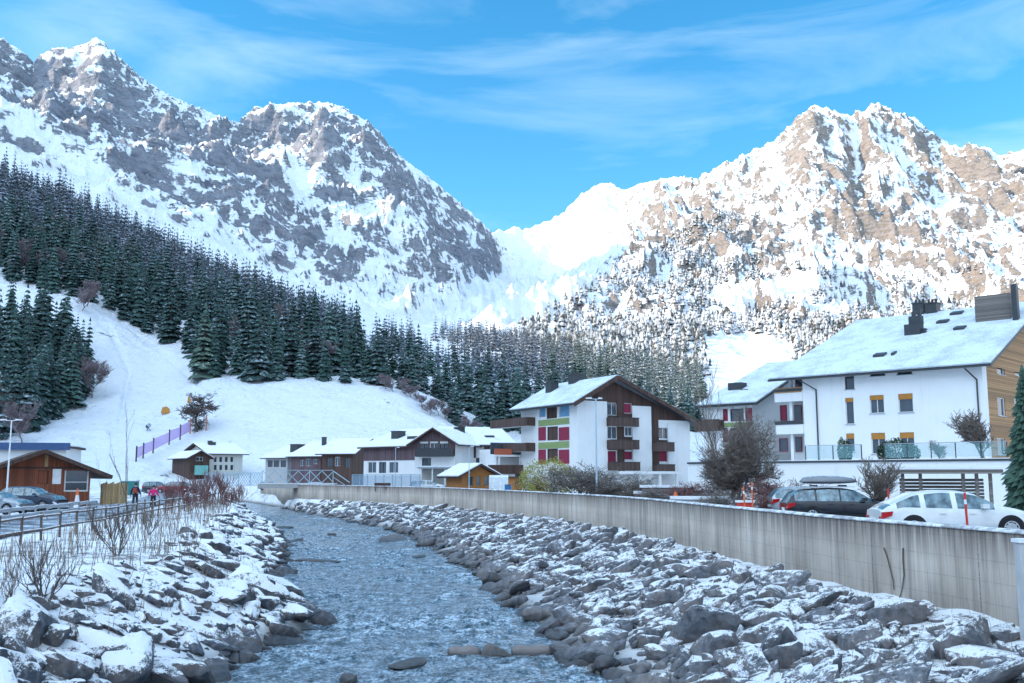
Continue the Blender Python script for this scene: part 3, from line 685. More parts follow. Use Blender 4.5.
def in_poly(px, py, poly):
    r = np.zeros(px.shape, bool); n = len(poly)
    for i in range(n):
        x0, y0 = poly[i]; x1, y1 = poly[(i + 1) % n]
        c = ((y0 > py) != (y1 > py)) & (px < (x1 - x0) * (py - y0) / (y1 - y0 + 1e-9) + x0); r ^= c
    return r
def sample(poly, rmin, rmax, n, seed, azr=(-45, 36)):
    rg = np.random.default_rng(seed)
    a = np.radians(rg.uniform(azr[0], azr[1], n)); r = np.sqrt(rg.uniform(rmin ** 2, rmax ** 2, n))
    x, y = r * np.sin(a), r * np.cos(a); z = terr_z(x, y); px, py, dep = proj(x, y, z)
    k = in_poly(px, py, poly); return x[k], y[k], z[k], px[k], py[k], dep[k]
def thin(x, y, dist):
    cell = {}; keep = []
    for i in range(len(x)):
        cx, cy = int(x[i] // dist), int(y[i] // dist); okk = True
        for u in (-1, 0, 1):
            for v in (-1, 0, 1):
                for j in cell.get((cx + u, cy + v), ()):
                    if (x[i] - x[j]) ** 2 + (y[i] - y[j]) ** 2 < dist * dist: okk = False
        if okk: cell.setdefault((cx, cy), []).append(i); keep.append(i)
    return np.array(keep, int)
TREES = []   # x, y, z, h, cls
def plant(poly, rmin, rmax, n, sp_, h0, h1, cls, seed, azr=(-45, 36), clump=0, gaps=0):
    x, y, z, px, py, dep = sample(poly, rmin, rmax, n, seed, azr)
    k = thin(x, y, sp_); rg = np.random.default_rng(seed + 1)
    for i in k:
        if gaps and fbm(np.array([x[i] / gaps]), np.array([y[i] / gaps]), 3, seed)[0] < clump: continue
        TREES.append((x[i], y[i], z[i] - .3, rg.uniform(h0, h1) * (1 if rg.random() > .2 else .72), cls))
P_UP = [(-320, 250), (-60, 268), (30, 286), (100, 306), (150, 337), (188, 352), (196, 377), (262, 381), (300, 379), (352, 383), (362, 372), (352, 336), (300, 311), (250, 291), (200, 270), (150, 244), (100, 220), (50, 190), (0, 166), (-320, 50)]
P_CL = [(-320, 440), (0, 438), (40, 428), (72, 408), (92, 390), (84, 362), (48, 338), (0, 318), (-320, 290)]
plant(P_UP, 330, 1000, 60000, 6.0, 15, 32, 'L', 11, clump=-.34, gaps=38)
plant(P_CL, 262, 450, 16000, 4.6, 19, 31, 'L', 12)
plant([(362, 383), (384, 384), (430, 402), (452, 420), (462, 418), (482, 432), (482, 338), (420, 340), (362, 345)], 300, 1200, 9000, 8, 15, 25, 'L', 13, (-12, 0), .06, 40)
plant([(470, 372), (484, 432), (520, 438), (600, 440), (700, 436), (704, 404), (690, 396), (600, 362), (520, 345), (470, 338)], 380, 1250, 60000, 7.5, 15, 28, 'L', 14, (-6, 18), -.06, 45)
plant([(800, 436), (800, 398), (1040, 392), (1040, 440)], 480, 950, 14000, 8, 14, 24, 'M', 15, (10, 32), -.05, 60)
plant([(540, 352), (600, 338), (698, 350), (704, 404), (560, 376)], 700, 1700, 60000, 8, 14, 24, 'M', 16, (0, 16))
# far slope of the right massif
P_R = [(512, 336), (560, 300), (640, 262), (705, 210), (740, 215), (745, 262), (900, 280), (1040, 260), (1040, 392), (560, 392), (512, 345)]
plant(P_R, 1000, 3400, 190000, 10.5, 12, 24, 'R', 17, (-2, 32), -.14, 150)
plant([(560, 352), (700, 300), (708, 316), (860, 318), (1024, 322), (1040, 345), (790, 352), (690, 345), (620, 372)], 900, 3000, 150000, 9, 12, 23, 'R', 18, (-2, 32), -.25, 120)
plant([(440, 330), (512, 334), (540, 318), (560, 330), (520, 345), (440, 340)], 1000, 2400, 5000, 14, 14, 22, 'L', 19, (-6, 5), .0, 90)
plant([(745, 210), (860, 190), (1024, 230), (1024, 330), (760, 290)], 1200, 3600, 20000, 15, 9, 17, 'R', 20, (8, 32), .12, 110)
MEADOW = [[(700, 338), (755, 333), (796, 345), (792, 372), (770, 396), (700, 392), (712, 365)], [(702, 298), (745, 283), (800, 275), (842, 286), (800, 300), (730, 314)], [(925, 282), (1024, 268), (1024, 300), (940, 305)], [(520, 400), (545, 405), (548, 424), (524, 420)]]
T = np.array([t[:4] for t in TREES]); cls = np.array([t[4] for t in TREES])
gx, gy, _ = proj(T[:, 0], T[:, 1], T[:, 2]); keep = np.ones(len(T), bool)
for mpoly in MEADOW: keep &= ~in_poly(gx, gy, mpoly)
T, cls = T[keep], cls[keep]; cls[(cls == 'L') & (gx[keep] > 572)] = 'M'
order = np.argsort(np.hypot(T[:, 0], T[:, 1])); T, cls = T[order], cls[order]
px, pyb, dep = proj(T[:, 0], T[:, 1], T[:, 2]); _, pyt, _ = proj(T[:, 0], T[:, 1], T[:, 2] + T[:, 3])
hor = np.full(1300, 2000.); vis = np.zeros(len(T))
for i in range(len(T)):
    if cls[i] == "R" or px[i] < -60 or px[i] > 1100: continue
    hw = max(1, int((pyb[i] - pyt[i]) * .14)); c0 = int(px[i]) + 100 - hw; c1 = c0 + 2 * hw + 1
    v = np.minimum(hor[c0:c1], pyb[i]) - pyt[i]; v = np.clip(v, 0, None); vis[i] = v.sum() * (1 if 0 <= px[i] < 1024 else .1)
    hor[c0:c1] = np.minimum(hor[c0:c1], pyt[i] + (pyb[i] - pyt[i]) * .3)
idx = np.argsort(-vis)[:285]; single = np.zeros(len(T), bool); single[idx] = vis[idx] > 0
print('trees', len(T), 'single', single.sum())
rnd = random.Random(77)
conm = []
for k, (v, f, m) in enumerate(VAR):
    tm = m == 0
    me = mesh_np('spruce_trunk', v, f[tm]); me.materials.append(M_BARK); mc = mesh_np('spruce_crown', v, f[~tm]); mc.materials.append(M_NEED); conm.append((me, mc))
def add_conifer(x, y, z, h, k, label, group, wide=1.0, mat=None):
    t = link('spruce_tree', None); t.location = (x, y, z); t.scale = (h * wide, h * wide, h); t.rotation_euler = (0, 0, rnd.uniform(0, 6.28))
    tag(t, label, 'tree', group); link('trunk', conm[k][0], t)
    mc = conm[k][1]
    if mat: mc = mc.copy(); mc.materials.clear(); mc.materials.append(mat)
    link('crown', mc, t); return t
for i in np.where(single)[0]:
    g = 'dense dark spruces in the near clump at the left edge' if (px[i] < 110 and pyb[i] > 312) else ('dark spruces of the left hillside forest' if px[i] < 365 else 'dark spruces between the snowy hill and the apartment house')
    lab = {'dense dark spruces in the near clump at the left edge': 'dark frosted spruce in the dense clump beside the ski slope',
           'dark spruces of the left hillside forest': 'tall dark spruce in the forest above the ski slope',
           'dark spruces between the snowy hill and the apartment house': 'dark spruce on the wooded slope right of the snowy hill'}[g]
    add_conifer(*T[i], rnd.randrange(6), lab, g, rnd.uniform(.8, 1.5))
def forest(name, sel, var, mats, label):
    Vs, Fs, mi, n = [], [], [], 0
    for i in np.where(sel)[0]:
        v, f, m = var[rnd.randrange(len(var))]; a = rnd.uniform(0, 6.28); c, s = math.cos(a), math.sin(a); h = T[i, 3]; wdt = h * rnd.uniform(.8, 1.6) * (1.05 if cls[i] == 'R' else 1)
        V = np.empty_like(v); V[:, 0] = (v[:, 0] * c - v[:, 1] * s) * wdt + T[i, 0]; V[:, 1] = (v[:, 0] * s + v[:, 1] * c) * wdt + T[i, 1]; V[:, 2] = v[:, 2] * h + T[i, 2]
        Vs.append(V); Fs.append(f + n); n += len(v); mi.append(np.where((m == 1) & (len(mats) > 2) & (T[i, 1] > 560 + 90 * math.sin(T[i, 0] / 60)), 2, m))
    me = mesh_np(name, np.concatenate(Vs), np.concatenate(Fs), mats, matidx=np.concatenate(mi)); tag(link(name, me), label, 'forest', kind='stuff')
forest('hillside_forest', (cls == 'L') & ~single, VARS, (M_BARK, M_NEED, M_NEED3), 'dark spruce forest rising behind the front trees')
forest('frosted_forest', (cls == 'M') & ~single, VARS, (M_BARK, M_NEED2), 'frosted spruce forest at the foot of the right mountain')
forest('mountain_forest', cls == 'R', VART, (M_BARK, M_NEEDR), 'scattered frosted trees over the sunlit right mountain')
# lone trees on the slope
def on_slope(px_, py_, r0=235, r1=900):
    "first point of the far terrain seen at this pixel"
    d = ray(px_, py_); d = d / math.hypot(d[0], d[1]); r = np.arange(r0, r1, .5)
    z = terr_z(d[0] * r, d[1] * r); hit = np.where(z >= CAMZ + d[2] * r)[0]
    k = hit[0] if len(hit) else len(r) - 1
    return Vector((d[0] * r[k], d[1] * r[k], float(z[k])))
p = on_slope(203, 377); add_conifer(p.x, p.y, p.z - .5, 73 * p.length / F, 2, 'lighter green lone spruce standing in front of the forest edge', None, 1.25, foliage_mat('light_needles', (.05, .09, .07), (.10, .15, .11), (.5, .6, .6), .1))
for (bx, by, tpy, k, lab) in [(503, 428, 352, 1, 'tall green spruce just left of the apartment house roof'), (455, 424, 372, 3, 'dark spruce at the lower end of the shrubby hill edge'), (378, 384, 316, 4, 'big dark spruce at the crest of the snowy hill'),
    (418, 384, 322, 5, 'dark spruce on the hill crest right of the small barn')]:
    p = on_slope(bx, by); add_conifer(p.x, p.y, p.z - .5, (by - tpy) * p.length / F, k, lab, None, 1.25)
# --- bare branching trees
def branch_bm(seed, h=1.0, levels=4, spread=.55, nb=(4, 6), r0=.02, stems=1, lean=.1, upb=.35, trunk_frac=.3, taper=.6, minr=.0012, length=.62, sides=4):
    rnd = random.Random(seed); tr = bmesh.new(); tw = bmesh.new()
    def grow(p, d, L_, r, lvl):
        n = 4 if lvl < 2 else 3; pts = [p]; q_ = p.copy(); dd = d.copy()
        for i in range(n):
            dd = (dd + Vector((rnd.gauss(0, .16), rnd.gauss(0, .16), rnd.gauss(0, .10) + (upb * .25 if lvl else 0)))).normalized(); q_ = q_ + dd * (L_ / n); pts.append(q_.copy())
        rads = [max(minr, r * (1 - (1 - taper) * i / n)) for i in range(n + 1)]
        tube(tr if lvl < 1 else tw, pts, rads, max(3, sides + 1 - lvl), cap=False)
        if lvl >= levels: return
        k = rnd.randint(*nb)
        for j in range(k):
            t = rnd.uniform(trunk_frac if lvl == 0 else .25, 1.0) if j < k - 1 else 1.0
            i = min(n - 1, int(t * n)); fr = t * n - i; bp = pts[i].lerp(pts[i + 1], fr)
            ax = Vector((rnd.gauss(0, 1), rnd.gauss(0, 1), rnd.gauss(0, .4))).normalized()
            nd = (dd * (1 - spread) + ax * spread + Vector((0, 0, upb * .3))).normalized()
            grow(bp, nd, L_ * length * rnd.uniform(.75, 1.15), max(minr, rads[i] * .6), lvl + 1)
    for s in range(stems):
        a = rnd.uniform(0, 6.28); o = Vector((math.cos(a), math.sin(a), 0)) * (.02 * (stems > 1)); d = Vector((math.cos(a) * lean, math.sin(a) * lean, 1)).normalized() if stems > 1 else Vector((rnd.uniform(-.05, .05), 0, 1))
        grow(o * h, d, h * (.55 if stems == 1 else rnd.uniform(.45, .62)), r0 * h, 0)
    return tr, tw
def twig_mat(name, c0, c1, frost, amt):
    q = NM(name); wp = q.co('World'); a = q.noise(2.2, wp, 4, .6); b = q.noise(9, wp, 3); up = q.up()
    f = q.math('ADD', q.rng(up, -.2, .9, -.2, .5), q.rng(b, .3, .7, -.3, .3)); f = q.rng(f, .5 - amt, .9 - amt)
    q.col(q.mix(f, q.mix(a, c0, c1), frost)); q.rough(.85); return q.m
FROST = (.68, .74, .80)
M_TW = twig_mat('frosted_twigs', (.10, .08, .065), (.22, .17, .14), FROST, .13)
M_TWD = twig_mat('dark_twigs', (.06, .045, .04), (.13, .10, .085), FROST, -.05)
M_TWR = twig_mat('reddish_twigs', (.13, .05, .05), (.24, .12, .11), FROST, -.05)
M_TWP = twig_mat('purple_grey_twigs', (.14, .11, .12), (.27, .21, .22), (.60, .62, .70), .15)
def bare_tree(loc, h, seed, label, mat=None, group=None, name='bare_tree', cat='tree', sx=1, **k):
    tr, tw = branch_bm(seed, 1.0, **k); t = link(name, None); t.location = loc; t.scale = (h * sx, h * sx, h); t.rotation_euler = (0, 0, 0)
    tag(t, label, cat, group); bm_obj('trunk', tr, mat or M_TW, t, True); bm_obj('branches', tw, mat or M_TW, t); return t
def gz(x, y):
    if math.hypot(x, y) > 246: return float(terr_z(x, y))
    return float(bank_z(x, y)) if x < float(xW(y)) else ROADZ
# purplish bare trees inside the left forest (shared meshes)
bm0 = [branch_bm(500 + k, 1.0, levels=4, nb=(6, 8), r0=.018, spread=.5, minr=.0035, trunk_frac=.25) for k in range(3)]
bmm = [[bm_obj('x', a, M_TWP).data, bm_obj('x', b, M_TWP).data] for a, b in bm0]
for o in [o for o in COL.objects if o.name.startswith('x')]: bpy.data.objects.remove(o)
rb = random.Random(9)
spots = [(rb.uniform(0, 70), rb.uniform(225, 285)) for _ in range(14)] + [(rb.uniform(70, 130), rb.uniform(258, 318)) for _ in range(8)] + [(rb.uniform(-2, 40), rb.uniform(420, 446)) for _ in range(4)] + [(rb.uniform(230, 350), rb.uniform(310, 380)) for _ in range(7)] + [(92, 398)]
for i, (a, b) in enumerate(spots):
    p = on_slope(a, b); h = rb.uniform(11, 17) if b < 420 else rb.uniform(8, 12); t = link('bare_tree', None); t.location = (p.x, p.y, p.z - .3); t.scale = (h * 1.1, h * 1.1, h); t.rotation_euler = (0, 0, rb.uniform(0, 6))
    g = 'purplish bare trees at the foot of the left spruce clump' if b > 384 else 'purplish bare trees among the hillside spruces'
    tag(t, 'purplish grey bare tree under the spruce clump by the slope' if b > 384 else 'purplish grey bare tree among the dark hillside spruces', 'tree', g)
    k = i % 3; link('trunk', bmm[k][0], t); link('branches', bmm[k][1], t)
# shrubs along the right edge of the snowy hill
for i in range(16):
    f = i / 15; p = on_slope(388 + 84 * f + rb.uniform(-3, 3), 389 + 46 * f + rb.uniform(-4, 2)); h = rb.uniform(3, 6)
    t = link('bare_shrub', None); t.location = (p.x, p.y, p.z - .2); t.scale = (h * 1.3, h * 1.3, h); t.rotation_euler = (0, 0, rb.uniform(0, 6))
    tag(t, 'brownish bare shrub in the row down the edge of the snowy hill', 'shrub', 'shrubs down the edge of the snowy hill'); k = i % 3; link('trunk', bmm[k][0], t); link('branches', bmm[k][1], t)
p = on_slope(197, 432); bare_tree((p.x, p.y, p.z - .1), 44 * p.length / F, 31, 'small spreading bare tree alone on the snowy slope above the chalet', M_TWD, levels=4, nb=(6, 8), spread=.72, r0=.03, minr=.0042, upb=.1, trunk_frac=.45, sx=.95)
# near vegetation
def G(px_, Y, dz=0): x = xpx(px_, Y); return Vector((x, Y, gz(x, Y) + dz))
bare_tree(G(738, 56), 5.0, 41, 'large frosted round bush tree behind the wall beside the terrace', M_TW, levels=4, nb=(7, 9), spread=.62, r0=.022, stems=5, lean=.45, minr=.0020, upb=.2, trunk_frac=.3, sx=.70)
bare_tree(G(726, 60), 7.6, 42, 'slender birch rising above the round frosted bush', M_TW, levels=3, nb=(5, 7), spread=.4, r0=.012, minr=.0018, sx=.7)
bare_tree(G(876, 44), 2.6, 43, 'pollarded fruit tree by the terrace wall between the cars', M_TW, levels=3, nb=(6, 8), spread=.55, r0=.03, stems=3, lean=.3, minr=.004, upb=.5)
for (a, Y, h, sd_, lab, mt) in [(775, 54, 1.9, 44, 'dense reddish bare shrub under the terrace wall', M_TWR), (800, 56, 1.7, 45, 'purplish bare shrub against the white terrace wall', M_TWP), (765, 50, 1.3, 46, 'dark red low shrub behind the silver car', M_TWR),
    (690, 58, 1.9, 47, 'rusty red shrub beside the trunk of the frosted bush', M_TWR), (632, 68, 2.4, 48, 'frosted grey shrub in front of the apartment gable', M_TW), (585, 76, 3.4, 49, 'grey bare shrub left of the lamp post', M_TW),
    (655, 60, 1.4, 50, 'low frosted shrub right of the picket fence', M_TW), (612, 68, 1.8, 54, 'brown shrub behind the picket fence', M_TWD), (720, 52, 1.3, 55, 'low frosted twiggy shrub on the snow bank', M_TW), (536, 97, 1.9, 56, 'dark purple round shrub below the yellow bush', M_TWR)]:
    bare_tree(G(a, Y), h, sd_, lab, mt, name='bare_shrub', cat='shrub', levels=3, nb=(6, 8), spread=.6, r0=.02, stems=7, lean=.6, minr=.004, sx=1.35, upb=.15)
def leaf_shrub(loc, sx, sy, sz, n, mat, label, seed, leaf=.10, box=False, name='shrub', cat='shrub'):
    rg = np.random.default_rng(seed); u = rg.normal(size=(n, 3)); u /= np.linalg.norm(u, axis=1)[:, None]; r = rg.uniform(.55, 1, n)[:, None] ** .5
    P_ = u * r
    if box: P_ = np.clip(u * 1.7, -1, 1) * r
    lump = 1 + .22 * perlin(u[:, 0] * 2.2 + 3 + u[:, 2], u[:, 1] * 2.2 + seed, seed)[:, None]
    P_ = P_ * lump * (1, 1, 1); P_[:, 2] = (P_[:, 2] + 1) / 2; P_ *= (sx, sy, sz)
    a = rg.normal(size=(n, 3)); a /= np.linalg.norm(a, axis=1)[:, None]; b = np.cross(a, rg.normal(size=(n, 3))); b /= np.linalg.norm(b, axis=1)[:, None]
    s = (leaf * rg.uniform(.6, 1.3, n))[:, None]; V = np.stack([P_ - a * s, P_ - b * s * .5, P_ + a * s, P_ + b * s * .5], 1).reshape(-1, 3)
    t = link(name, None); t.location = loc; tag(t, label, cat); me = mesh_np('foliage', V, np.arange(n * 4).reshape(-1, 4)); me.materials.append(mat); link('foliage', me, t)
    bm = bmesh.new(); r2 = random.Random(seed)
    for _ in range(7):
        a_ = r2.uniform(0, 6.28); tube(bm, [(0, 0, -.1), (math.cos(a_) * sx * .3, math.sin(a_) * sy * .3, sz * .4), (math.cos(a_) * sx * .6, math.sin(a_) * sy * .6, sz * .8)], [.04, .03, .01], 4)
    bm_obj('stems', bm, M_BARK, t); return t
M_YG = foliage_mat('yellow_green_leaves', (.13, .14, .03), (.36, .33, .08), (.7, .75, .7), .08)
M_HG = foliage_mat('dark_hedge_leaves', (.02, .045, .02), (.06, .10, .05), (.6, .7, .75), .10)
leaf_shrub(G(549, 92), 2.8, 2.4, 3.6, 4200, M_YG, 'yellow green bush glowing in front of the apartment house', 61, .09)
leaf_shrub(G(574, 82), 1.9, 1.3, 2.3, 3600, M_HG, 'clipped dark green hedge block topped with snow', 62, .07, True)
leaf_shrub(G(529, 100), 1.5, 1.2, 2.1, 1500, M_HG, 'low dark shrub at the left foot of the yellow bush', 63, .07)
# spruce at the right edge
t = add_conifer(xpx(1033, 38), 38, ROADZ, 6.3, 0, 'green spruce cut by the right edge of the picture', None, 1.05)
Vn, Fn, mn = conifer_arrays(909, 38, 30, wk=.42); mc = mesh_np('spruce_crown', Vn, Fn[mn == 1]); mc.materials.append(foliage_mat('near_needles', (.025, .06, .045), (.07, .12, .09), (.6, .7, .75), .12, 3)); [c for c in t.children if c.name.startswith('crown')][0].data = mc
# tall sapling and shrub on the left bank
p = G(121, 46); bare_tree(p, 6.4, 71, 'tall thin leafless sapling standing by the bank fence', M_TWD, levels=2, nb=(3, 5), spread=.25, r0=.006, minr=.0011, sx=.8, upb=.6)
p = G(101, 60); bare_tree(p, 4.0, 72, 'thin bare sapling left of the tall one', M_TWD, levels=2, nb=(3, 4), spread=.3, r0=.006, minr=.0012, sx=.6, upb=.6)
for (a, Y, h, sd_, lab) in [(46, 24.5, 1.75, 73, 'fan shaped leafless shrub on the near left bank'), (4, 23, 1.2, 74, 'small leafless shrub at the left picture edge'), (118, 33, 1.9, 75, 'loose leafless shrub on the left bank under the sapling'),
    (150, 45, 1.4, 76, 'thin leafless shrub beyond the sapling on the left bank')]:
    bare_tree(G(a, Y), h, sd_, lab, M_TWD, name='bare_shrub', cat='shrub', levels=2, nb=(4, 6), spread=.32, r0=.010, stems=9, lean=.55, minr=.0022, sx=1.0, upb=.5)
for i, (a, Y, h) in enumerate([(168, 74, 1.9), (182, 78, 2.3), (197, 84, 2.5), (210, 88, 2.6), (224, 92, 2.6), (236, 97, 2.2), (205, 78, 1.6), (228, 84, 1.5), (190, 70, 1.5)]):
    labs = ['leftmost reddish bare shrub along the far left bank', 'reddish bare shrub second in the row on the far left bank', 'tall reddish shrub on the far left bank before the chalet', 'tallest wine red shrub in front of the white chalet', 'wine red bare shrub right of the tallest one', 'last reddish shrub before the footbridge', 'low red shrub in front of the tall ones on the bank', 'low red shrub nearest the river on the far left bank', 'low red shrub nearest the walkers on the left bank']
    bare_tree(G(a, Y), h, 80 + i, labs[i], M_TWR, group='reddish shrubs on the far left bank', name='bare_shrub', cat='shrub', levels=3, nb=(3, 5), spread=.3, r0=.012, stems=8, lean=.45, minr=.0035, sx=1.0, upb=.5)
# dry stalks on the left bank
def stalks():
    bm = []; rg = random.Random(8); V, Fc = [], []
    for _ in range(2600):
        y = 20 + 90 * rg.random() ** 1.7; l = float(xL(y)); t = rg.random() ** .8; x = l - 1.5 - t * 8
        if rg.random() < .35 + .5 * float(perlin(np.array(x / 2.), np.array(y / 3.), 5)): continue
        z = float(bank_z(x, y)) - .03; h = rg.uniform(.25, 1.0) * (1.1 if t > .3 else .6); lx, ly = rg.gauss(0, .16) * h, rg.gauss(0, .16) * h; w_ = .006 + y * .00016
        n = len(V); V += [(x - w_, y, z), (x + w_, y, z), (x + lx * .5 + w_ * .7, y + ly * .5 + w_, z + h * .55), (x + lx * .5 - w_ * .7, y + ly * .5, z + h * .55), (x + lx + w_ * .3, y + ly, z + h), (x + lx - w_ * .3, y + ly, z + h), (x, y + w_ * 1.5, z), (x + lx * .5, y + ly * .5 + w_ * 1.4, z + h * .55)]
        Fc += [(n, n + 1, n + 2, n + 3), (n + 3, n + 2, n + 4, n + 5), (n + 1, n + 6, n + 7, n + 2), (n + 6, n, n + 3, n + 7)]
    for _ in range(420):     # frosted stalks between the right hand boulders
        y = 17 + 30 * rg.random() ** 1.5; r_, wv = float(xR(y)), float(xW(y)); x = r_ + 1 + (wv - r_ - 1.4) * rg.random(); z = float(bank_z(x, y)); h = rg.uniform(.2, .6); lx = rg.gauss(0, .25) * h; ly = rg.gauss(0, .2) * h; w_ = .006
        n = len(V); V += [(x - w_, y, z), (x + w_, y, z), (x + lx + w_ * .3, y + ly, z + h), (x + lx - w_ * .3, y + ly, z + h)]; Fc.append((n, n + 1, n + 2, n + 3))
    me = mesh_np('dry_stalks', V, Fc); me.materials.append(twig_mat('dry_stalk', (.16, .12, .10), (.33, .26, .21), FROST, .1)); tag(link('dry_stalks', me), 'dry frosted stalks and grass over the river banks', 'dry stalks', kind='stuff')
stalks()
# ------------------------------------------------------------------ buildings
def flat(name, c, rough=.8, var=.12, scale=3, bump=0, spec=.3, metal=0):
    q = NM(name); a = q.noise(scale, q.co('World'), 5, .6)
    q.col(q.mix(q.rng(a, .3, .7), tuple(v * (1 - var) for v in c), tuple(min(1, v * (1 + var)) for v in c))); q.rough(rough); q.set('Specular IOR Level', spec); q.set('Metallic', metal)
    if bump: q.bump(a, bump, .02)
    return q.m
def render_mat(name, c):
    q = NM(name); wp = q.co('World'); a = q.noise(.5, wp, 5); st = q.noise(1, q.co('World', (2.5, 2.5, .12)), 5, .65); f = q.noise(40, wp, 3)
    cc = q.mix(q.rng(a, .3, .7, 0, .5), c, tuple(v * .88 for v in c)); cc = q.mix(q.rng(st, .56, .75, 0, .35), cc, tuple(v * .62 for v in c)); q.col(cc); q.rough(.85); q.bump(f, .25, .01); return q.m
def plank_mat(name, c, period=.16, axis=0, var=.35):
    q = NM(name); o = q.co('Object'); x = q.n('ShaderNodeSeparateXYZ'); q.l(o, x.inputs[0]); v = x.outputs[axis]
    if axis == 0: v = q.math('ADD', x.outputs[0], x.outputs[1])
    m = q.math('MODULO', q.math('ADD', v, 100.0), period); gap = q.math('LESS_THAN', m, period * .12)
    idn = q.math('FLOOR', q.math('DIVIDE', q.math('ADD', v, 100.0), period)); wn_ = q.n('ShaderNodeTexWhiteNoise', noise_dimensions='1D'); q.l(idn, wn_.inputs['W'])
    g = q.noise(3, q.co('Object', (8, 8, .6) if axis == 0 else (.6, .6, 8)), 5, .6)
    cc = q.mix(q.rng(wn_.outputs[0], 0, 1), tuple(k * (1 - var) for k in c), tuple(k * (1 + var) for k in c)); cc = q.mix(q.rng(g, .3, .7, 0, .4), cc, tuple(k * .5 for k in c))
    q.col(q.mix(q.math('MULTIPLY', gap, .75), cc, tuple(k * .2 for k in c))); q.rough(.8); q.bump(q.math('SUBTRACT', 1.0, gap), .5, .012); return q.m
M_WHITE = render_mat('white_render', (.80, .79, .78)); M_PLINTH = render_mat('grey_plinth', (.42, .41, .41)); M_CREAM = render_mat('cream_render', (.62, .60, .55))
M_FRAME = flat('white_window_frame', (.75, .75, .75), .5); M_DFRAME = flat('dark_window_frame', (.05, .045, .04), .5)
q = NM('window_glass'); a = q.noise(.8, q.co('World'), 3); q.col(q.mix(a, (.02, .03, .04), (.07, .09, .12))); q.rough(.06); q.set('Specular IOR Level', .9); M_GLASS = q.m
M_DGREY = flat('dark_metal', (.05, .055, .06), .5); M_GREY = flat('galvanised_metal', (.35, .38, .41), .45, metal=.3); M_BROWN = plank_mat('dark_brown_boards', (.085, .045, .035)); M_PURPLE = plank_mat('purple_brown_boards', (.135, .085, .095), .2)
M_ORANGE = plank_mat('orange_larch_boards', (.40, .22, .10), .18, 2); M_HUT = plank_mat('red_brown_boards', (.26, .075, .035), .16); M_PINE = plank_mat('pale_pine_boards', (.55, .36, .16), .14); M_WEATH = plank_mat('weathered_boards', (.20, .17, .15), .14, 2)
M_BAL = plank_mat('balcony_boards', (.10, .06, .05), .14); M_SHUT = flat('orange_shutter_box', (.42, .18, .035), .6); M_GREENP = flat('light_green_panel', (.25, .32, .13), .7); M_REDP = flat('crimson_panel', (.26, .025, .06), .7); M_BLUEG = flat('sky_blue_blind', (.16, .36, .55), .5)
M_SKIN0 = flat('dark_opening', (.02, .018, .018), .9)
q = NM('roof_snow'); wp = q.co('World'); a = q.noise(.7, wp, 6, .65); b = q.noise(7, wp, 5, .7)
q.col(q.mix(q.rng(q.math('ADD', a, q.rng(b, .3, .7, -.12, .12)), .56, .80, 0, .6), SNOWC, (.40, .42, .45))); q.rough(.8); q.bump(q.math('ADD', b, a), .5, .05); M_RSNOW = q.m
q = NM('thin_roof_snow'); wp = q.co('World'); a = q.noise(.5, wp, 6, .65); b = q.noise(5, q.co('World', (1, 1, 1)), 6, .75)
q.col(q.mix(q.rng(q.math('ADD', a, q.rng(b, .3, .7, -.2, .2)), .42, .72, 0, .8), (.70, .76, .80), (.36, .41, .45))); q.rough(.8); q.bump(b, .5, .04); M_TSNOW = q.m
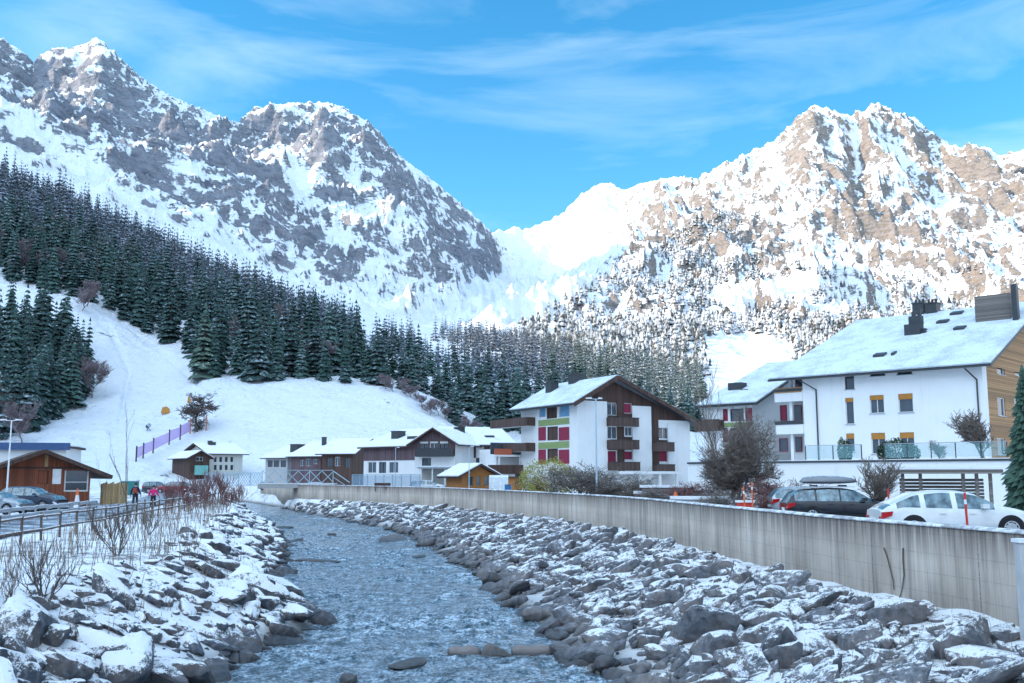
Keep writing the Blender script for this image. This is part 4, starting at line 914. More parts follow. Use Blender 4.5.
class MB:
    def __init__(s): s.v, s.f = [], []
    def poly(s, pts): n = len(s.v); s.v += [tuple(p) for p in pts]; s.f.append(tuple(range(n, n + len(pts)))); return s
    def box(s, x0, x1, y0, y1, z0, z1):
        n = len(s.v); s.v += [(x, y, z) for z in (z0, z1) for y in (y0, y1) for x in (x0, x1)]
        s.f += [tuple(n + i for i in q_) for q_ in ((0, 2, 3, 1), (4, 5, 7, 6), (0, 1, 5, 4), (2, 6, 7, 3), (0, 4, 6, 2), (1, 3, 7, 5))]; return s
    def bar(s, a, b, w_, h=None):
        a, b = Vector(a), Vector(b); h = h or w_; d = (b - a).normalized(); up_ = Vector((0, 0, 1)) if abs(d.z) < .95 else Vector((0, 1, 0)); x = d.cross(up_).normalized() * (w_ / 2); y = x.cross(d).normalized() * (h / 2)
        n = len(s.v); s.v += [tuple(p + i * x + j * y) for p in (a, b) for i, j in ((-1, -1), (1, -1), (1, 1), (-1, 1))]
        s.f += [tuple(n + i for i in q_) for q_ in ((3, 2, 1, 0), (4, 5, 6, 7), (0, 1, 5, 4), (1, 2, 6, 5), (2, 3, 7, 6), (3, 0, 4, 7))]; return s
    def prism(s, prof, axis, a, b):
        "profile (list of 2-D points) extruded along axis 'x' or 'y' from a to b"
        P = (lambda p, t: (t, p[0], p[1])) if axis == 'x' else (lambda p, t: (p[0], t, p[1])); n = len(s.v); k = len(prof)
        s.v += [P(p, a) for p in prof] + [P(p, b) for p in prof]; s.f.append(tuple(range(n, n + k))); s.f.append(tuple(range(n + 2 * k - 1, n + k - 1, -1)))
        for i in range(k): s.f.append((n + i, n + k + i, n + k + (i + 1) % k, n + (i + 1) % k))
        return s
    def cyl(s, x, y, z0, z1, r, n=10, r1=None):
        r1 = r if r1 is None else r1; m = len(s.v); s.v += [(x + r * math.cos(6.2832 * k / n), y + r * math.sin(6.2832 * k / n), z0) for k in range(n)] + [(x + r1 * math.cos(6.2832 * k / n), y + r1 * math.sin(6.2832 * k / n), z1) for k in range(n)]
        s.f += [(m + k, m + (k + 1) % n, m + n + (k + 1) % n, m + n + k) for k in range(n)] + [tuple(range(m + n - 1, m - 1, -1)), tuple(range(m + n, m + 2 * n))]; return s
    def build(s, name, mat, parent=None, recalc=True, smooth=False):
        me = bpy.data.meshes.new(name); me.from_pydata(s.v, [], s.f)
        if recalc:
            bm = bmesh.new(); bm.from_mesh(me); bmesh.ops.recalc_face_normals(bm, faces=bm.faces); bm.to_mesh(me); bm.free()
        if smooth: me.polygons.foreach_set('use_smooth', [True] * len(me.polygons))
        me.materials.append(mat); return link(name, me, parent)
def empty(name, loc, rz=0, label=None, cat=None, group=None):
    o = link(name, None); o.location = loc; o.rotation_euler = (0, 0, rz); o.empty_display_size = .5; return tag(o, label, cat, group)
def on_line(A, B, px_):
    "parameter along A->B (world xy) seen at pixel column px_"
    k = (px_ - CX) / F / cp
    return (A[1] * k - A[0]) / ((B[0] - A[0]) - (B[1] - A[1]) * k)
class House:
    "local frame: x along the facade line A->B, y into the building, z up from base"
    def __init__(s, name, A, B, base, label, cat='building', group=None):
        s.A, s.B, s.base = Vector((A[0], A[1], 0)), Vector((B[0], B[1], 0)), base; d = s.B - s.A; s.L = d.length; s.u = d.normalized(); s.nv = Vector((-s.u.y, s.u.x, 0))
        s.root = empty(name, (A[0], A[1], base), math.atan2(d.y, d.x), label, cat, group)
    def hit(s, px, py, y=0.):
        "pixel -> local (x, z) on the plane at local depth y"
        o = Vector((0, 0, CAMZ)); d = Vector(ray(px, py)); P0 = s.A + s.nv * y; t = (P0 - o).dot(s.nv) / d.dot(s.nv); p = o + d * t; return (p - P0).dot(s.u), p.z - s.base
    def hitx(s, px, py, x):
        "pixel -> local (y, z) on the side plane at local x"
        o = Vector((0, 0, CAMZ)); d = Vector(ray(px, py)); P0 = s.A + s.u * x; t = (P0 - o).dot(s.u) / d.dot(s.u); p = o + d * t; return (p - P0).dot(s.nv), p.z - s.base
    def rect(s, x0, y0, x1, y1, y=0.):
        a = s.hit(x0, y0, y); b = s.hit(x1, y1, y); return (min(a[0], b[0]), min(a[1], b[1]), max(a[0], b[0]), max(a[1], b[1]))
    def rectx(s, x0, y0, x1, y1, x):
        a = s.hitx(x0, y0, x); b = s.hitx(x1, y1, x); return (min(a[0], b[0]), min(a[1], b[1]), max(a[0], b[0]), max(a[1], b[1]))
def xf_plane(kind, t):
    "maps (a, b, depth-inwards) of a wall to local xyz: front wall at y=t, left side wall at x=t, right side wall at x=t"
    if kind == 'front': return lambda a, b, d: (a, t + d, b)
    if kind == 'left': return lambda a, b, d: (t + d, a, b)
    return lambda a, b, d: (t - d, a, b)
def wall_open(mb, kind, t, a0, a1, z0, z1, ops, dep=.16):
    P = xf_plane(kind, t); xs = sorted({a0, a1, *[min(max(v, a0), a1) for o in ops for v in (o[0], o[2])]}); zs = sorted({z0, z1, *[min(max(v, z0), z1) for o in ops for v in (o[1], o[3])]})
    for i in range(len(xs) - 1):
        for j in range(len(zs) - 1):
            cx, cz = (xs[i] + xs[i + 1]) / 2, (zs[j] + zs[j + 1]) / 2
            if any(o[0] < cx < o[2] and o[1] < cz < o[3] for o in ops): continue
            mb.poly([P(xs[i], zs[j], 0), P(xs[i + 1], zs[j], 0), P(xs[i + 1], zs[j + 1], 0), P(xs[i], zs[j + 1], 0)])
    for o in ops:
        a, b, c, d = o[:4]
        for (p, q_) in (((a, b), (c, b)), ((c, b), (c, d)), ((c, d), (a, d)), ((a, d), (a, b))): mb.poly([P(*p, 0), P(*q_, 0), P(*q_, dep), P(*p, dep)])
def window(root, kind, t, o, frame=None, glass=None, mull=1, shutter=None, sill=True, dep=.16, name='window', fw=.06, bar=0):
    P = xf_plane(kind, t); a, b, c, d = o[:4]; frame = frame or M_FRAME
    def bx(mb, a_, b_, c_, d_, d0, d1):
        p, q_ = P(a_, b_, d0), P(c_, d_, d1); mb.box(*sorted((p[0], q_[0])), *sorted((p[1], q_[1])), *sorted((p[2], q_[2])))
    m = MB(); bx(m, a, b, a + fw, d, dep - .07, dep + .02); bx(m, c - fw, b, c, d, dep - .07, dep + .02); bx(m, a + fw, b, c - fw, b + fw, dep - .07, dep + .02); bx(m, a + fw, d - fw, c - fw, d, dep - .07, dep + .02)
    for k in range(mull): x = a + (c - a) * (k + 1) / (mull + 1); bx(m, x - fw * .45, b + fw, x + fw * .45, d - fw, dep - .065, dep + .02)
    if bar: z = b + (d - b) * bar; bx(m, a + fw, z - .03, c - fw, z + .03, dep - .062, dep + .02)
    f = m.build(name, frame, root)
    g = MB(); g.poly([P(a, b, dep), P(c, b, dep), P(c, d, dep), P(a, d, dep)]); g.build('pane', glass or M_GLASS, f)
    if shutter:
        m = MB(); bx(m, a + .01, d - (d - b) * shutter[1], c - .01, d - .01, dep - .12, dep - .08); m.build('blind', shutter[0], f)
    if sill:
        m = MB(); bx(m, a - .08, b - .06, c + .08, b - .002, -.08, .05); m.build('sill', M_GREY, f)
    return f
def shed_roof(root, pts_eave, pts_ridge, thick, snow_mat, under=M_DGREY, snow=.12, name='roof'):
    "a sloping slab: eave pair (x,y,z)x2, ridge pair; snow sheet as sub-part"
    a, b = Vector(pts_eave[0]), Vector(pts_eave[1]); c, d = Vector(pts_ridge[1]), Vector(pts_ridge[0]); n = (b - a).cross(d - a).normalized()
    if n.z < 0: n = -n
    def slab(l0, l1, ins):
        ce = (a + b + c + d) / 4; q_ = [p + (ce - p).normalized() * ins for p in (a, b, c, d)]; lo = [p + n * l0 for p in q_]; hi = [p + n * l1 for p in q_]; m = MB(); m.v = [tuple(p) for p in lo + hi]
        m.f = [(3, 2, 1, 0), (4, 5, 6, 7), (0, 1, 5, 4), (1, 2, 6, 5), (2, 3, 7, 6), (3, 0, 4, 7)]; return m
    r_ = slab(-thick, 0, 0).build(name, under, root); slab(.003, snow, .06).build('snow_cover', snow_mat, r_); return r_
def balcony(root, x0, x1, y0, y1, z, h, mat, slab=M_WHITE, name='balcony', sides=True, panel_t=.06, rail=None):
    m = MB(); m.box(x0, x1, y0, y1, z - .18, z); b = m.build(name, slab, root)
    m = MB(); m.box(x0, x1, y0 - .002 - panel_t, y0 - .002, z - .2, z + h)
    if sides: m.box(x0 - panel_t, x0 - .002, y0, y1, z - .2, z + h); m.box(x1 + .002, x1 + panel_t, y0, y1, z - .2, z + h)
    m.build('parapet', mat, b)
    m = MB(); m.box(x0 - .08, x1 + .08, y0 - .1, y0 + .03, z + h + .002, z + h + .06); m.build('handrail', rail or M_DGREY, b); return b
def chimney(root, x, y, z0, w_, h, mat=M_DGREY, pots=0, name='chimney', d=None):
    d = d or w_; m = MB(); m.box(x - w_ / 2, x + w_ / 2, y - d / 2, y + d / 2, z0, z0 + h); m.box(x - w_ / 2 - .08, x + w_ / 2 + .08, y - d / 2 - .08, y + d / 2 + .08, z0 + h + .002, z0 + h + .1)
    for k in range(pots): m.cyl(x - w_ / 2 + w_ * (k + .5) / pots, y, z0 + h + .1, z0 + h + .1 + .35 * w_, min(.16, w_ / pots / 3), 8)
    return m.build(name, mat, root)

# ================= big white apartment house on the terrace (right)
TZ6 = 6.0
A = at(803, 400, 91); B = at(984, 400, 80.2)
H = House('apartment_house', (A.x, A.y), (B.x, B.y), TZ6, 'big white three storey house with a wide snow dusted roof above the terrace'); rt = H.root; Lw = H.L
ez = H.hit(880, 372, -.9)[1]                     # eave height over the terrace
W = 15.5; rid = W; slope = .44; rz = ez + slope * (W + .9)
wz = ez + slope * .9 - .25
ops = {}
F_ = lambda *a: H.rect(*a)
wins = [(F_(844.5, 376.5, 854.5, 389), None, 0), (F_(845, 398, 854.5, 424), (M_SHUT, .16), 0), (F_(869.5, 395.5, 884.5, 413), (M_SHUT, .26), 1), (F_(898, 394, 913.5, 412), (M_SHUT, .30), 0),
        (F_(846, 433.5, 855, 452), (M_SHUT, .28), 0), (F_(871, 433, 886, 454), (M_SHUT, .3), 1), (F_(899.5, 432.5, 915, 453), (M_SHUT, .28), 1), (F_(870, 371.5, 885, 375.5), None, 2), (F_(897, 370, 912, 374), None, 2)]
m = MB(); wall_open(m, 'front', 0, 0, Lw, -.2, wz, [w_[0] for w_ in wins]); 
# right gable (larch) is its own part; left gable plain
m.poly([(0, 0, -.2), (0, 2 * W, -.2), (0, 2 * W, wz), (0, W, wz + slope * W), (0, 0, wz)]); m.poly([(0, 2 * W, -.2), (Lw, 2 * W, -.2), (Lw, 2 * W, wz), (0, 2 * W, wz)]); m.build('wall', M_WHITE, rt, recalc=False)
gops = [H.rectx(996, 357.5, 1005, 375.5, Lw), H.rectx(1014, 358, 1023, 377, Lw), H.rectx(997, 397, 1006, 416.5, Lw), H.rectx(1014, 398, 1023, 418, Lw), H.rectx(997, 438, 1006, 455, Lw)]
m = MB(); wall_open(m, 'right', Lw, 1.0, 2 * W, -.2, wz, gops); m.poly([(Lw, 0, wz), (Lw, 2 * W, wz), (Lw, W, wz + slope * W)]); m.build('timber_gable', M_ORANGE, rt, recalc=False)
m = MB(); m.poly([(Lw, 0, -.2), (Lw, 1, -.2), (Lw, 1, wz), (Lw, 0, wz)]); m.build('corner_wall', M_WHITE, rt, recalc=False)
for o, sh, mu in wins: window(rt, 'front', 0, o, shutter=sh, mull=mu, frame=M_DFRAME if sh is None else M_FRAME)
for o in gops: window(rt, 'right', Lw, o, mull=0)
X0, X1 = H.hit(768, 377, -.9)[0], Lw + 1.0
rf = shed_roof(rt, [(X0, -.9, ez + .05), (X1, -.9, ez + .05)], [(X0 + 1.5, W, rz + .05), (X1, W, rz + .05)], .22, M_TSNOW)
shed_roof(rt, [(X1, 2 * W + .9, ez + .05), (X0, 2 * W + .9, ez + .05)], [(X1, W + .003, rz + .05), (X0 + 1.5, W + .003, rz + .05)], .22, M_TSNOW)
def on_roof(px_, py_):
    "local point of the front roof plane seen at a pixel"
    for y in np.arange(-.9, W, .05):
        x, z = H.hit(px_, py_, y)
        if z <= ez + .05 + slope * (y + .9): return x, y, ez + .05 + slope * (y + .9)
    return x, y, z
x, y, z = on_roof(914, 335); m = MB(); m.box(x - .75, x + .75, y - .4, y + .5, z - .3, z + 1.0); m.box(x - .35, x + .8, y - .25, y + .45, z + 1.003, z + 1.75); m.box(x - .1, x + .2, y - .1, y + .2, z + 1.753, z + 2.2); m.box(x + .4, x + .7, y, y + .3, z + 1.753, z + 2.4); m.build('chimney', M_DGREY, rf)
x, y, z = on_roof(924, 334); chimney(rf, x, y, z - .2, .35, .6, name='roof_vent')
for px_, w_ in ((920, .9), (933, .9)):
    x, y, z = on_roof(px_, 312); chimney(rf, x, y, z - .3, 1.1, 1.1, pots=3)
x, y, z = on_roof(995, 320); m = MB(); m.box(x - 1.5, x + 1.5, y - .6, y + 1.6, z - 1, z + 2.25); m.build('rooftop_plant_box', M_WEATH, rf)
x, y, z = on_roof(1014, 322); m = MB(); m.box(x - .1, x + .35, y, y + .6, z - 1, z + 3.4); m.build('chimney', M_DGREY, rf)
for px_, py_, w_ in ((880, 357, 1.0), (943, 323.5, 1.0), (957, 315, 1.1), (960, 330, .95), (894, 355.5, .25)):
    x, y, z = on_roof(px_, py_); hh = slope * .5; m = MB(); m.prism([(y - .4, z - .1), (y + .4, z - .1 + .8 * slope), (y + .4, z + .1 + .8 * slope), (y - .4, z + .17)], 'x', x - w_ / 2, x + w_ / 2); m.build('skylight' if w_ > .3 else 'roof_vent', M_DGREY, rf)
m = MB(); m.box(X0, X1, -1.02, -.9, ez - .16, ez - .02); m.build('gutter', M_DGREY, rt)
for p0, p1 in ((803.5, 816.5), (969, 978)):
    xa, xb = H.hit(p0, 379, -.05)[0], H.hit(p1, 400, -.05)[0]; m = MB(); za = ez - .2; m.bar((xa, -.9, za), (xb, -.08, za - .9), .1).bar((xb, -.08, za - .85), (xb, -.08, -.1), .1); m.build('downpipe', M_DGREY, rt)
# balcony bay on the left
bx0 = H.hit(775, 395, 0)[0]; m = MB(); m.poly([(bx0 + .6, 2.2, -.2), (0, 2.2, -.2), (0, 2.2, wz), (bx0 + .6, 2.2, wz)]); m.build('balcony_wall', M_WHITE, rt, recalc=False)
for (ya, yb, mat, rail) in ((401.5, 391, M_WHITE, M_SHUT), (434, 424, M_WHITE, M_DGREY)):
    z0 = H.hit(790, ya, 0)[1]; z1 = H.hit(790, yb, 0)[1]; balcony(rt, bx0, -.06, 0, 2.15, z0 + .2, z1 - z0 - .2, mat, rail=rail)
for (ya, yb) in ((424.5, 420.8), (391.5, 388.8)):
    MB().box(bx0 - .1, -.07, -.12, -.065, H.hit(790, ya, 0)[1], H.hit(790, yb, 0)[1]).build('balcony_board', M_DGREY, rt)
z0 = H.hit(790, 389, 0)[1]; MB().box(bx0 - .03, -.08, -.1, -.03, z0 - .35, z0 + .12).build('balcony_planter', M_ORANGE, rt)
for px_ in (791,): x = H.hit(px_, 400, .5)[0]; MB().box(x - .14, x + .14, .4, .68, -.2, wz - .1).build('pillar', M_WHITE, rt)
for (a, b, c, d, gm) in ((781, 405, 787, 421, M_REDP), (793, 405, 802, 421, M_GLASS), (780, 438, 788, 452, M_GLASS), (793, 437, 802, 452, M_GLASS), (796, 379, 804, 387, M_GLASS)):
    o = H.rect(a, d, c, b, 2.2); window(rt, 'front', 2.2 - .12, o, frame=M_REDP if gm is not M_REDP else M_BROWN, glass=gm, mull=0, sill=False, dep=.06, name='balcony_door')
# terrace: retaining wall, slab, glass railing
p0, p1 = at(688, 463, 84), at(1060, 463, 64); TT = House('terrace_wall', (p0.x, p0.y), (p1.x, p1.y), ROADZ - .2, 'long white retaining wall with dark cap below the terrace', 'wall'); tl = TT.L; th = TZ6 - ROADZ + .2
TT.root['category'] = 'wall'
MB().box(0, tl, 0, .35, 0, th).build('wall', M_WHITE, TT.root); MB().box(-.05, tl + .05, -.1, .4, th + .002, th + .14).build('cap', M_DGREY, TT.root); MB().box(-.05, tl, -.05, .3, th + .142, th + .2).build('snow_cover', M_RSNOW, TT.root)
d = TT.nv; c = [TT.A, TT.B, TT.B + d * 60, TT.A + d * 60 ]; m = MB(); m.poly([(p.x, p.y, TZ6 + .0) for p in c]); m.v = [(v[0] + d.x * .38, v[1] + d.y * .38, v[2]) for v in m.v]
o = m.build('terrace', M_RSNOW, None, recalc=False); tag(o, 'snowy terrace around the white houses', 'terrace', kind='structure')
q = NM('rail_glass'); q.col((.25, .50, .52)); q.rough(.05); q.set('Alpha', .22); q.set('Specular IOR Level', .9); M_RGL = q.m
def glass_rail(pa, pb, label):
    xa, xb = TT.hit(pa, 462, .2)[0], TT.hit(pb, 462, .2)[0]; P0 = TT.A + TT.u * xa + TT.nv * .2; r_ = empty('glass_railing', (P0.x, P0.y, TZ6 + .22), math.atan2(TT.u.y, TT.u.x), label, 'railing'); n = max(2, int((xb - xa) / 1.6)); s_ = (xb - xa) / n
    for k in range(n):
        MB().box(k * s_ + .05, (k + 1) * s_ - .05, -.01, .01, .08, 1.02).build('glass_panel', M_RGL, r_)
    for k in range(n + 1): MB().box(k * s_ - .025, k * s_ + .025, -.04, .04, 0, 1.05).build('post', M_DGREY, r_)
    MB().box(-.03, xb - xa + .03, -.035, .035, 1.052, 1.1).build('handrail', M_GREY, r_)
glass_rail(806, 862, 'short glass railing on the terrace left of the pollarded tree'); glass_rail(885, 1008, 'long greenish glass railing on the terrace above the carport')
def tplant(px_, back, h, seed, lab, kind='leaf', w_=.35):
    x = TT.hit(px_, 455, back)[0]; P0 = TT.A + TT.u * x + TT.nv * back; loc = (P0.x, P0.y, TZ6)
    if kind == 'leaf': leaf_shrub(loc, w_, w_, h, int(700 * max(1, w_ * 2)), M_HG, lab, seed, .08, name='shrub')
    else: bare_tree(loc, h, seed, lab, M_TW, levels=3, nb=(6, 8), spread=.55, r0=.025, minr=.006, stems=3, lean=.35, upb=.3)
tplant(842, 3, 1.9, 301, 'slim dark cypress shrub on the terrace, left one of two'); tplant(848, 3.2, 1.8, 302, 'slim dark cypress shrub on the terrace, right one of two'); tplant(884, 2.5, 1.4, 303, 'small dark shrub at the left end of the terrace planting', w_=.5); tplant(897, 3, 1.8, 304, 'wide dark evergreen shrub on the terrace under the shuttered windows', w_=1.2); tplant(912, 2.6, 1.3, 305, 'low dark shrub right of the wide evergreen on the terrace', w_=.6)
tplant(985, 1.2, 3.3, 306, 'frosted bare round tree on the terrace near the right downpipe', 'bare'); tplant(940, 4, 1.5, 307, 'low frosted bare shrub behind the glass railing', 'bare')
# ================= third white block with red shutters (behind the round bush)
A = at(703, 405, 104); B = at(752, 405, 100); C_ = 0
H = House('apartment_block', (A.x, A.y), (B.x, B.y), TZ6 - .5, 'white block with crimson shutters and snowy roof behind the round frosted bush'); rt = H.root; Lw = H.L; D_ = 13
ez = H.hit(728, 404, -.7)[1]; sl = .40
ops = [F2 for F2 in (H.rect(722.5, 409, 728, 421), H.rect(730, 409, 744, 421), H.rect(745, 408, 755 - 2.5, 421), H.rect(722.5, 428, 728, 442), H.rect(730, 428, 744, 442))]
m = MB(); wall_open(m, 'front', 0, 0, Lw, -.5, ez, ops); m.poly([(0, 0, -.5), (0, 2 * D_, -.5), (0, 2 * D_, ez), (0, D_, ez + sl * D_), (0, 0, ez)]); m.build('wall', M_WHITE, rt, recalc=False)
gl = H.rectx(752, 470, 777, 405, Lw); m = MB(); m.poly([(Lw, 0, -.5), (Lw, 2 * D_, -.5), (Lw, 2 * D_, ez), (Lw, D_, ez + sl * D_), (Lw, 0, ez)]); m.build('gable_wall', M_WHITE, rt, recalc=False)
for i, o in enumerate(ops): window(rt, 'front', 0, o, glass=[M_REDP, M_GLASS, M_REDP, M_REDP, M_GLASS][i], frame=M_REDP if i != 1 else M_BROWN, mull=0, sill=False)
o = H.rect(721.5, 427.5, 753, 421.8); MB().box(o[0], o[2], -.06, -.01, o[1], o[3]).build('green_panel', M_GREENP, rt)
x0 = H.hit(695.5, 404, -.7)[0]; x1 = Lw + .9
rf = shed_roof(rt, [(x0, -.7, ez), (x1, -.7, ez)], [(x0 + .8, D_, ez + sl * (D_ + .7)), (x1, D_, ez + sl * (D_ + .7))], .25, M_TSNOW); shed_roof(rt, [(x1, 2 * D_ + .7, ez), (x0, 2 * D_ + .7, ez)], [(x1, D_ + .003, ez + sl * (D_ + .7)), (x0 + .8, D_ + .003, ez + sl * (D_ + .7))], .25, M_TSNOW)
m = MB(); x, z = H.hit(741, 395, 4); m.box(x - 1.2, x + .4, 3.4, 4.6, z - 1, z + 1.3); m.box(x + .45, x + 1.3, 3.2, 4.4, z - 1, z + .5); m.build('chimney', M_DGREY, rf)
x, z = H.hit(770, 392, 6); chimney(rf, x, 6, z - .6, 2.2, 1.0, M_WEATH); x, z = H.hit(763, 397, 4); m = MB(); m.box(x - .5, x + .5, 3.5, 4.5, z - .3, z + .12); m.build('skylight', M_DGREY, rf)
zb = H.hit(705, 430, 0)[1]; balcony(rt, H.hit(695, 430, -.9)[0], H.hit(719, 430, -.9)[0], -.95, -.02, zb, .95, M_BAL)
o = MB(); 
# ================= brown and white apartment house with green and crimson panels
B0 = at(577, 440, 124); A0 = at(520, 440, 140); C0 = at(690, 440, 133)
H = House('chalet_apartments', (B0.x, B0.y), (C0.x, C0.y), ROADZ, 'white and brown apartment house with green and crimson panels and snowy roof', 'building'); rt = H.root
Lg = H.hit(690, 440, 0)[0]; Dp = 19.
ze = H.hit(578, 399, 0)[1]; ap = H.hit(612, 377, 0); zr = H.hit(690, 421, 0)[1]
P_ = [(0, -.2), (Lg, -.2), (Lg, zr), (ap[0], ap[1] - .5), (0, ze)]
ops = [H.rect(532.5 * 0 + 607, 402.5, 617, 415.5), H.rect(624, 403, 632, 413.5), H.rect(607, 426.5, 617, 439), H.rect(625, 427, 632, 436), H.rect(607.5, 450.5, 617, 463), H.rect(624.5, 451, 633, 460), H.rect(658.5, 427.5, 668, 439), H.rect(658.5, 450.5, 668, 462)]
m = MB(); zmin = min(ze, zr); wall_open(m, 'front', 0, 0, Lg, -.2, zmin, [o for o in ops if o[3] < zmin])
# upper gable (brown boards) as polygon with windows above zmin set in real recess cells
up_ops = [o for o in ops if o[3] >= zmin]
m.build('wall', M_WHITE, rt, recalc=False)
m = MB()
def gtop(x): return ze + (ap[1] - .5 - ze) * x / ap[0] if x < ap[0] else ap[1] - .5 + (zr - ap[1] + .5) * (x - ap[0]) / (Lg - ap[0])
xs = sorted({0, Lg, ap[0], *[v for o in up_ops for v in (o[0], o[2])], *np.linspace(0, Lg, 12)})
for xa, xb in zip(xs[:-1], xs[1:]):
    cx = (xa + xb) / 2; zc = [zmin]
    for o in sorted(up_ops, key=lambda o: o[1]):
        if o[0] < cx < o[2]: zc += [max(o[1], zmin), o[3]]
    for k in range(0, len(zc), 2):
        if k + 1 < len(zc): m.poly([(xa, 0, zc[k]), (xb, 0, zc[k]), (xb, 0, zc[k + 1]), (xa, 0, zc[k + 1])])
        else: m.poly([(xa, 0, zc[k]), (xb, 0, zc[k]), (xb, 0, max(gtop(xb), zc[k])), (xa, 0, max(gtop(xa), zc[k]))])
for o in up_ops:
    for (p, q_) in (((o[0], o[1]), (o[2], o[1])), ((o[2], o[1]), (o[2], o[3])), ((o[2], o[3]), (o[0], o[3])), ((o[0], o[3]), (o[0], o[1]))): m.poly([(p[0], 0, p[1]), (q_[0], 0, q_[1]), (q_[0], .16, q_[1]), (p[0], .16, p[1])])
m.build('gable_boards', M_BROWN, rt, recalc=False)
def gpanel(x0, y0, x1, y1, mat, nm, t=.05):
    o = H.rect(x0, y0, x1, y1); MB().box(o[0], o[2], -t, -.004, o[1], o[3]).build(nm, mat, rt); return o
WH = [(577, 606.5, 401.5), (632.8, 650.5, 406.5), (668.2, 678.5, 424.5)]
for a, b, c in WH: gpanel(a, 471, b, c, M_WHITE, 'white_wall_panel', .12)
for (a, b, y0_, y1_) in ((617.4, 623.6, 401, 471), (650.9, 658.1, 409, 471)): gpanel(a, y1_, b, y0_, M_BROWN, 'brown_wall_panel', .03)
for (a, b, y0_, y1_) in ((606.9, 617.2, 440, 450), (606.9, 617.2, 416.2, 426), (658.4, 668, 440, 450), (623.9, 632.6, 437, 450), (623.9, 632.6, 414, 426.5)): gpanel(a, y1_, b, y0_, M_BROWN, 'brown_wall_panel', .02)
gl_ = [M_GLASS, M_REDP, M_GLASS, M_GLASS, M_REDP, M_REDP, M_GLASS, M_REDP]
for o, g_ in zip(ops, gl_): window(rt, 'front', 0, o, glass=g_, mull=1 if g_ is M_GLASS else 0, sill=False)
for (a, b, zc, h_) in ((606.5, 634.5, 424.5, .9), (606.5, 634.5, 447.5, .95), (607, 635, 469, .85), (652, 669.5, 449, .95), (652, 669.5, 471.5, .9)):
    xa, xb = H.hit(a, 440, 0)[0], H.hit(b, 440, 0)[0]; z = H.hit(600, zc, 0)[1]; balcony(rt, xa, xb, -.95, -.14, z, h_, M_BAL)
# long side to the left: wall with the coloured panel bay
Sy = (A0 - B0).length; 
def L_(x0, y0, x1, y1): return H.rectx(x0, y0, x1, y1, 0)
Dp = H.hitx(521, 440, 0)[0]; print('Dp', Dp)
bay = [L_(539, 404, 545.5, 417), L_(546.5, 403, 557, 418), L_(559, 403, 569.3, 416.5), L_(547, 427, 558, 440), L_(547, 449, 558, 462)]
m = MB(); wall_open(m, 'left', 0, 0, Dp, -.2, ze - .3, bay); m.build('side_wall', M_WHITE, rt, recalc=False)
for o, g_ in zip(bay, (M_BLUEG, M_BROWN, M_BLUEG, M_BROWN, M_BROWN)): window(rt, 'left', 0, o, glass=g_, frame=M_FRAME if g_ is M_BLUEG else M_BROWN, mull=0, sill=False)
def lpanel(x0, y0, x1, y1, mat, nm): o = L_(x0, y0, x1, y1); MB().box(-.06, -.004, o[0], o[2], o[1], o[3]).build(nm, mat, rt)
for (y0_, y1_, mt, nm) in ((417.6, 426.4, M_GREENP, 'green_panel'), (441, 449, M_GREENP, 'green_panel')): lpanel(538.7, y1_, 569.3, y0_, mt, nm)
for (a, b) in ((538.7, 546), (559, 569.3)):
    for (y0_, y1_) in ((426.8, 440.6), (449.4, 464)): lpanel(a, y1_, b, y0_, M_REDP, 'crimson_panel')
for zc in (427, 451.5):
    o = L_(509, zc, 535, zc - 9); m = MB(); m.box(-1.3, 0, o[0], o[2] + 3, o[1] - .15, o[1]); b_ = m.build('balcony', M_WHITE, rt)
    m = MB(); m.box(-1.36, -1.302, o[0], o[2] + 3, o[1] - .15, o[1] + 1.0); m.box(-1.3, 0, o[0] - .06, o[0] - .002, o[1] - .15, o[1] + 1.0); m.build('parapet', M_BAL, b_)
oh = 1.3
# roof: left pitch from the left eave up to the ridge, right pitch long and low; ridge runs along local y
def rp(x): return ze + (ap[1] - ze) * x / ap[0]
sL = (ap[1] - ze) / ap[0]; sR = (zr - ap[1]) / (Lg - ap[0])
rf = shed_roof(rt, [(-oh, Dp + 1, ze - sL * oh + .1), (-oh, -oh, ze - sL * oh + .1)], [(ap[0], Dp + 1, ap[1] + .1), (ap[0], -oh, ap[1] + .1)], .28, M_TSNOW)
shed_roof(rt, [(Lg + oh, -oh, zr + sR * oh + .1), (Lg + oh, Dp + 1, zr + sR * oh + .1)], [(ap[0] + .003, -oh, ap[1] + .1), (ap[0] + .003, Dp + 1, ap[1] + .1)], .28, M_TSNOW)
m = MB()
for (xa, za, xb, zb_) in ((-oh, ze - sL * oh, ap[0], ap[1]), (ap[0], ap[1], Lg + oh, zr + sR * oh)): m.bar((xa, -oh - .06, za - .12), (xb, -oh - .06, zb_ - .12), .1, .5)
m.build('bargeboard', M_BROWN, rt)
y_, z_ = H.hitx(552, 392, 3.2); chimney(rf, 3.2, min(y_, Dp - 2), rp(3.2) - .3, 1.3, 1.5, pots=1); y_, z_ = H.hitx(582, 385, 6.5); MB().box(6, 7.2, y_, y_ + .9, rp(6) + .05, rp(7.2) + .3).build('skylight', M_DGREY, rf); y_, z_ = H.hitx(595, 376, ap[0] - .5); chimney(rf, ap[0] - .3, 8, ap[1] - .4, 1.4, 1.3, pots=2)
# lower storey canopy along the gable
o = H.rect(612, 474, 678, 471); MB().box(o[0], o[2], -2.2, -1.0, o[1], o[1] + .35).build('canopy', M_WHITE, rt)
for px_ in (640, 660, 677): x = H.hit(px_, 480, -2)[0]; MB().box(x - .15, x + .15, -2.1, -1.8, -.1, o[1] - .002).build('pillar', M_WHITE, rt)

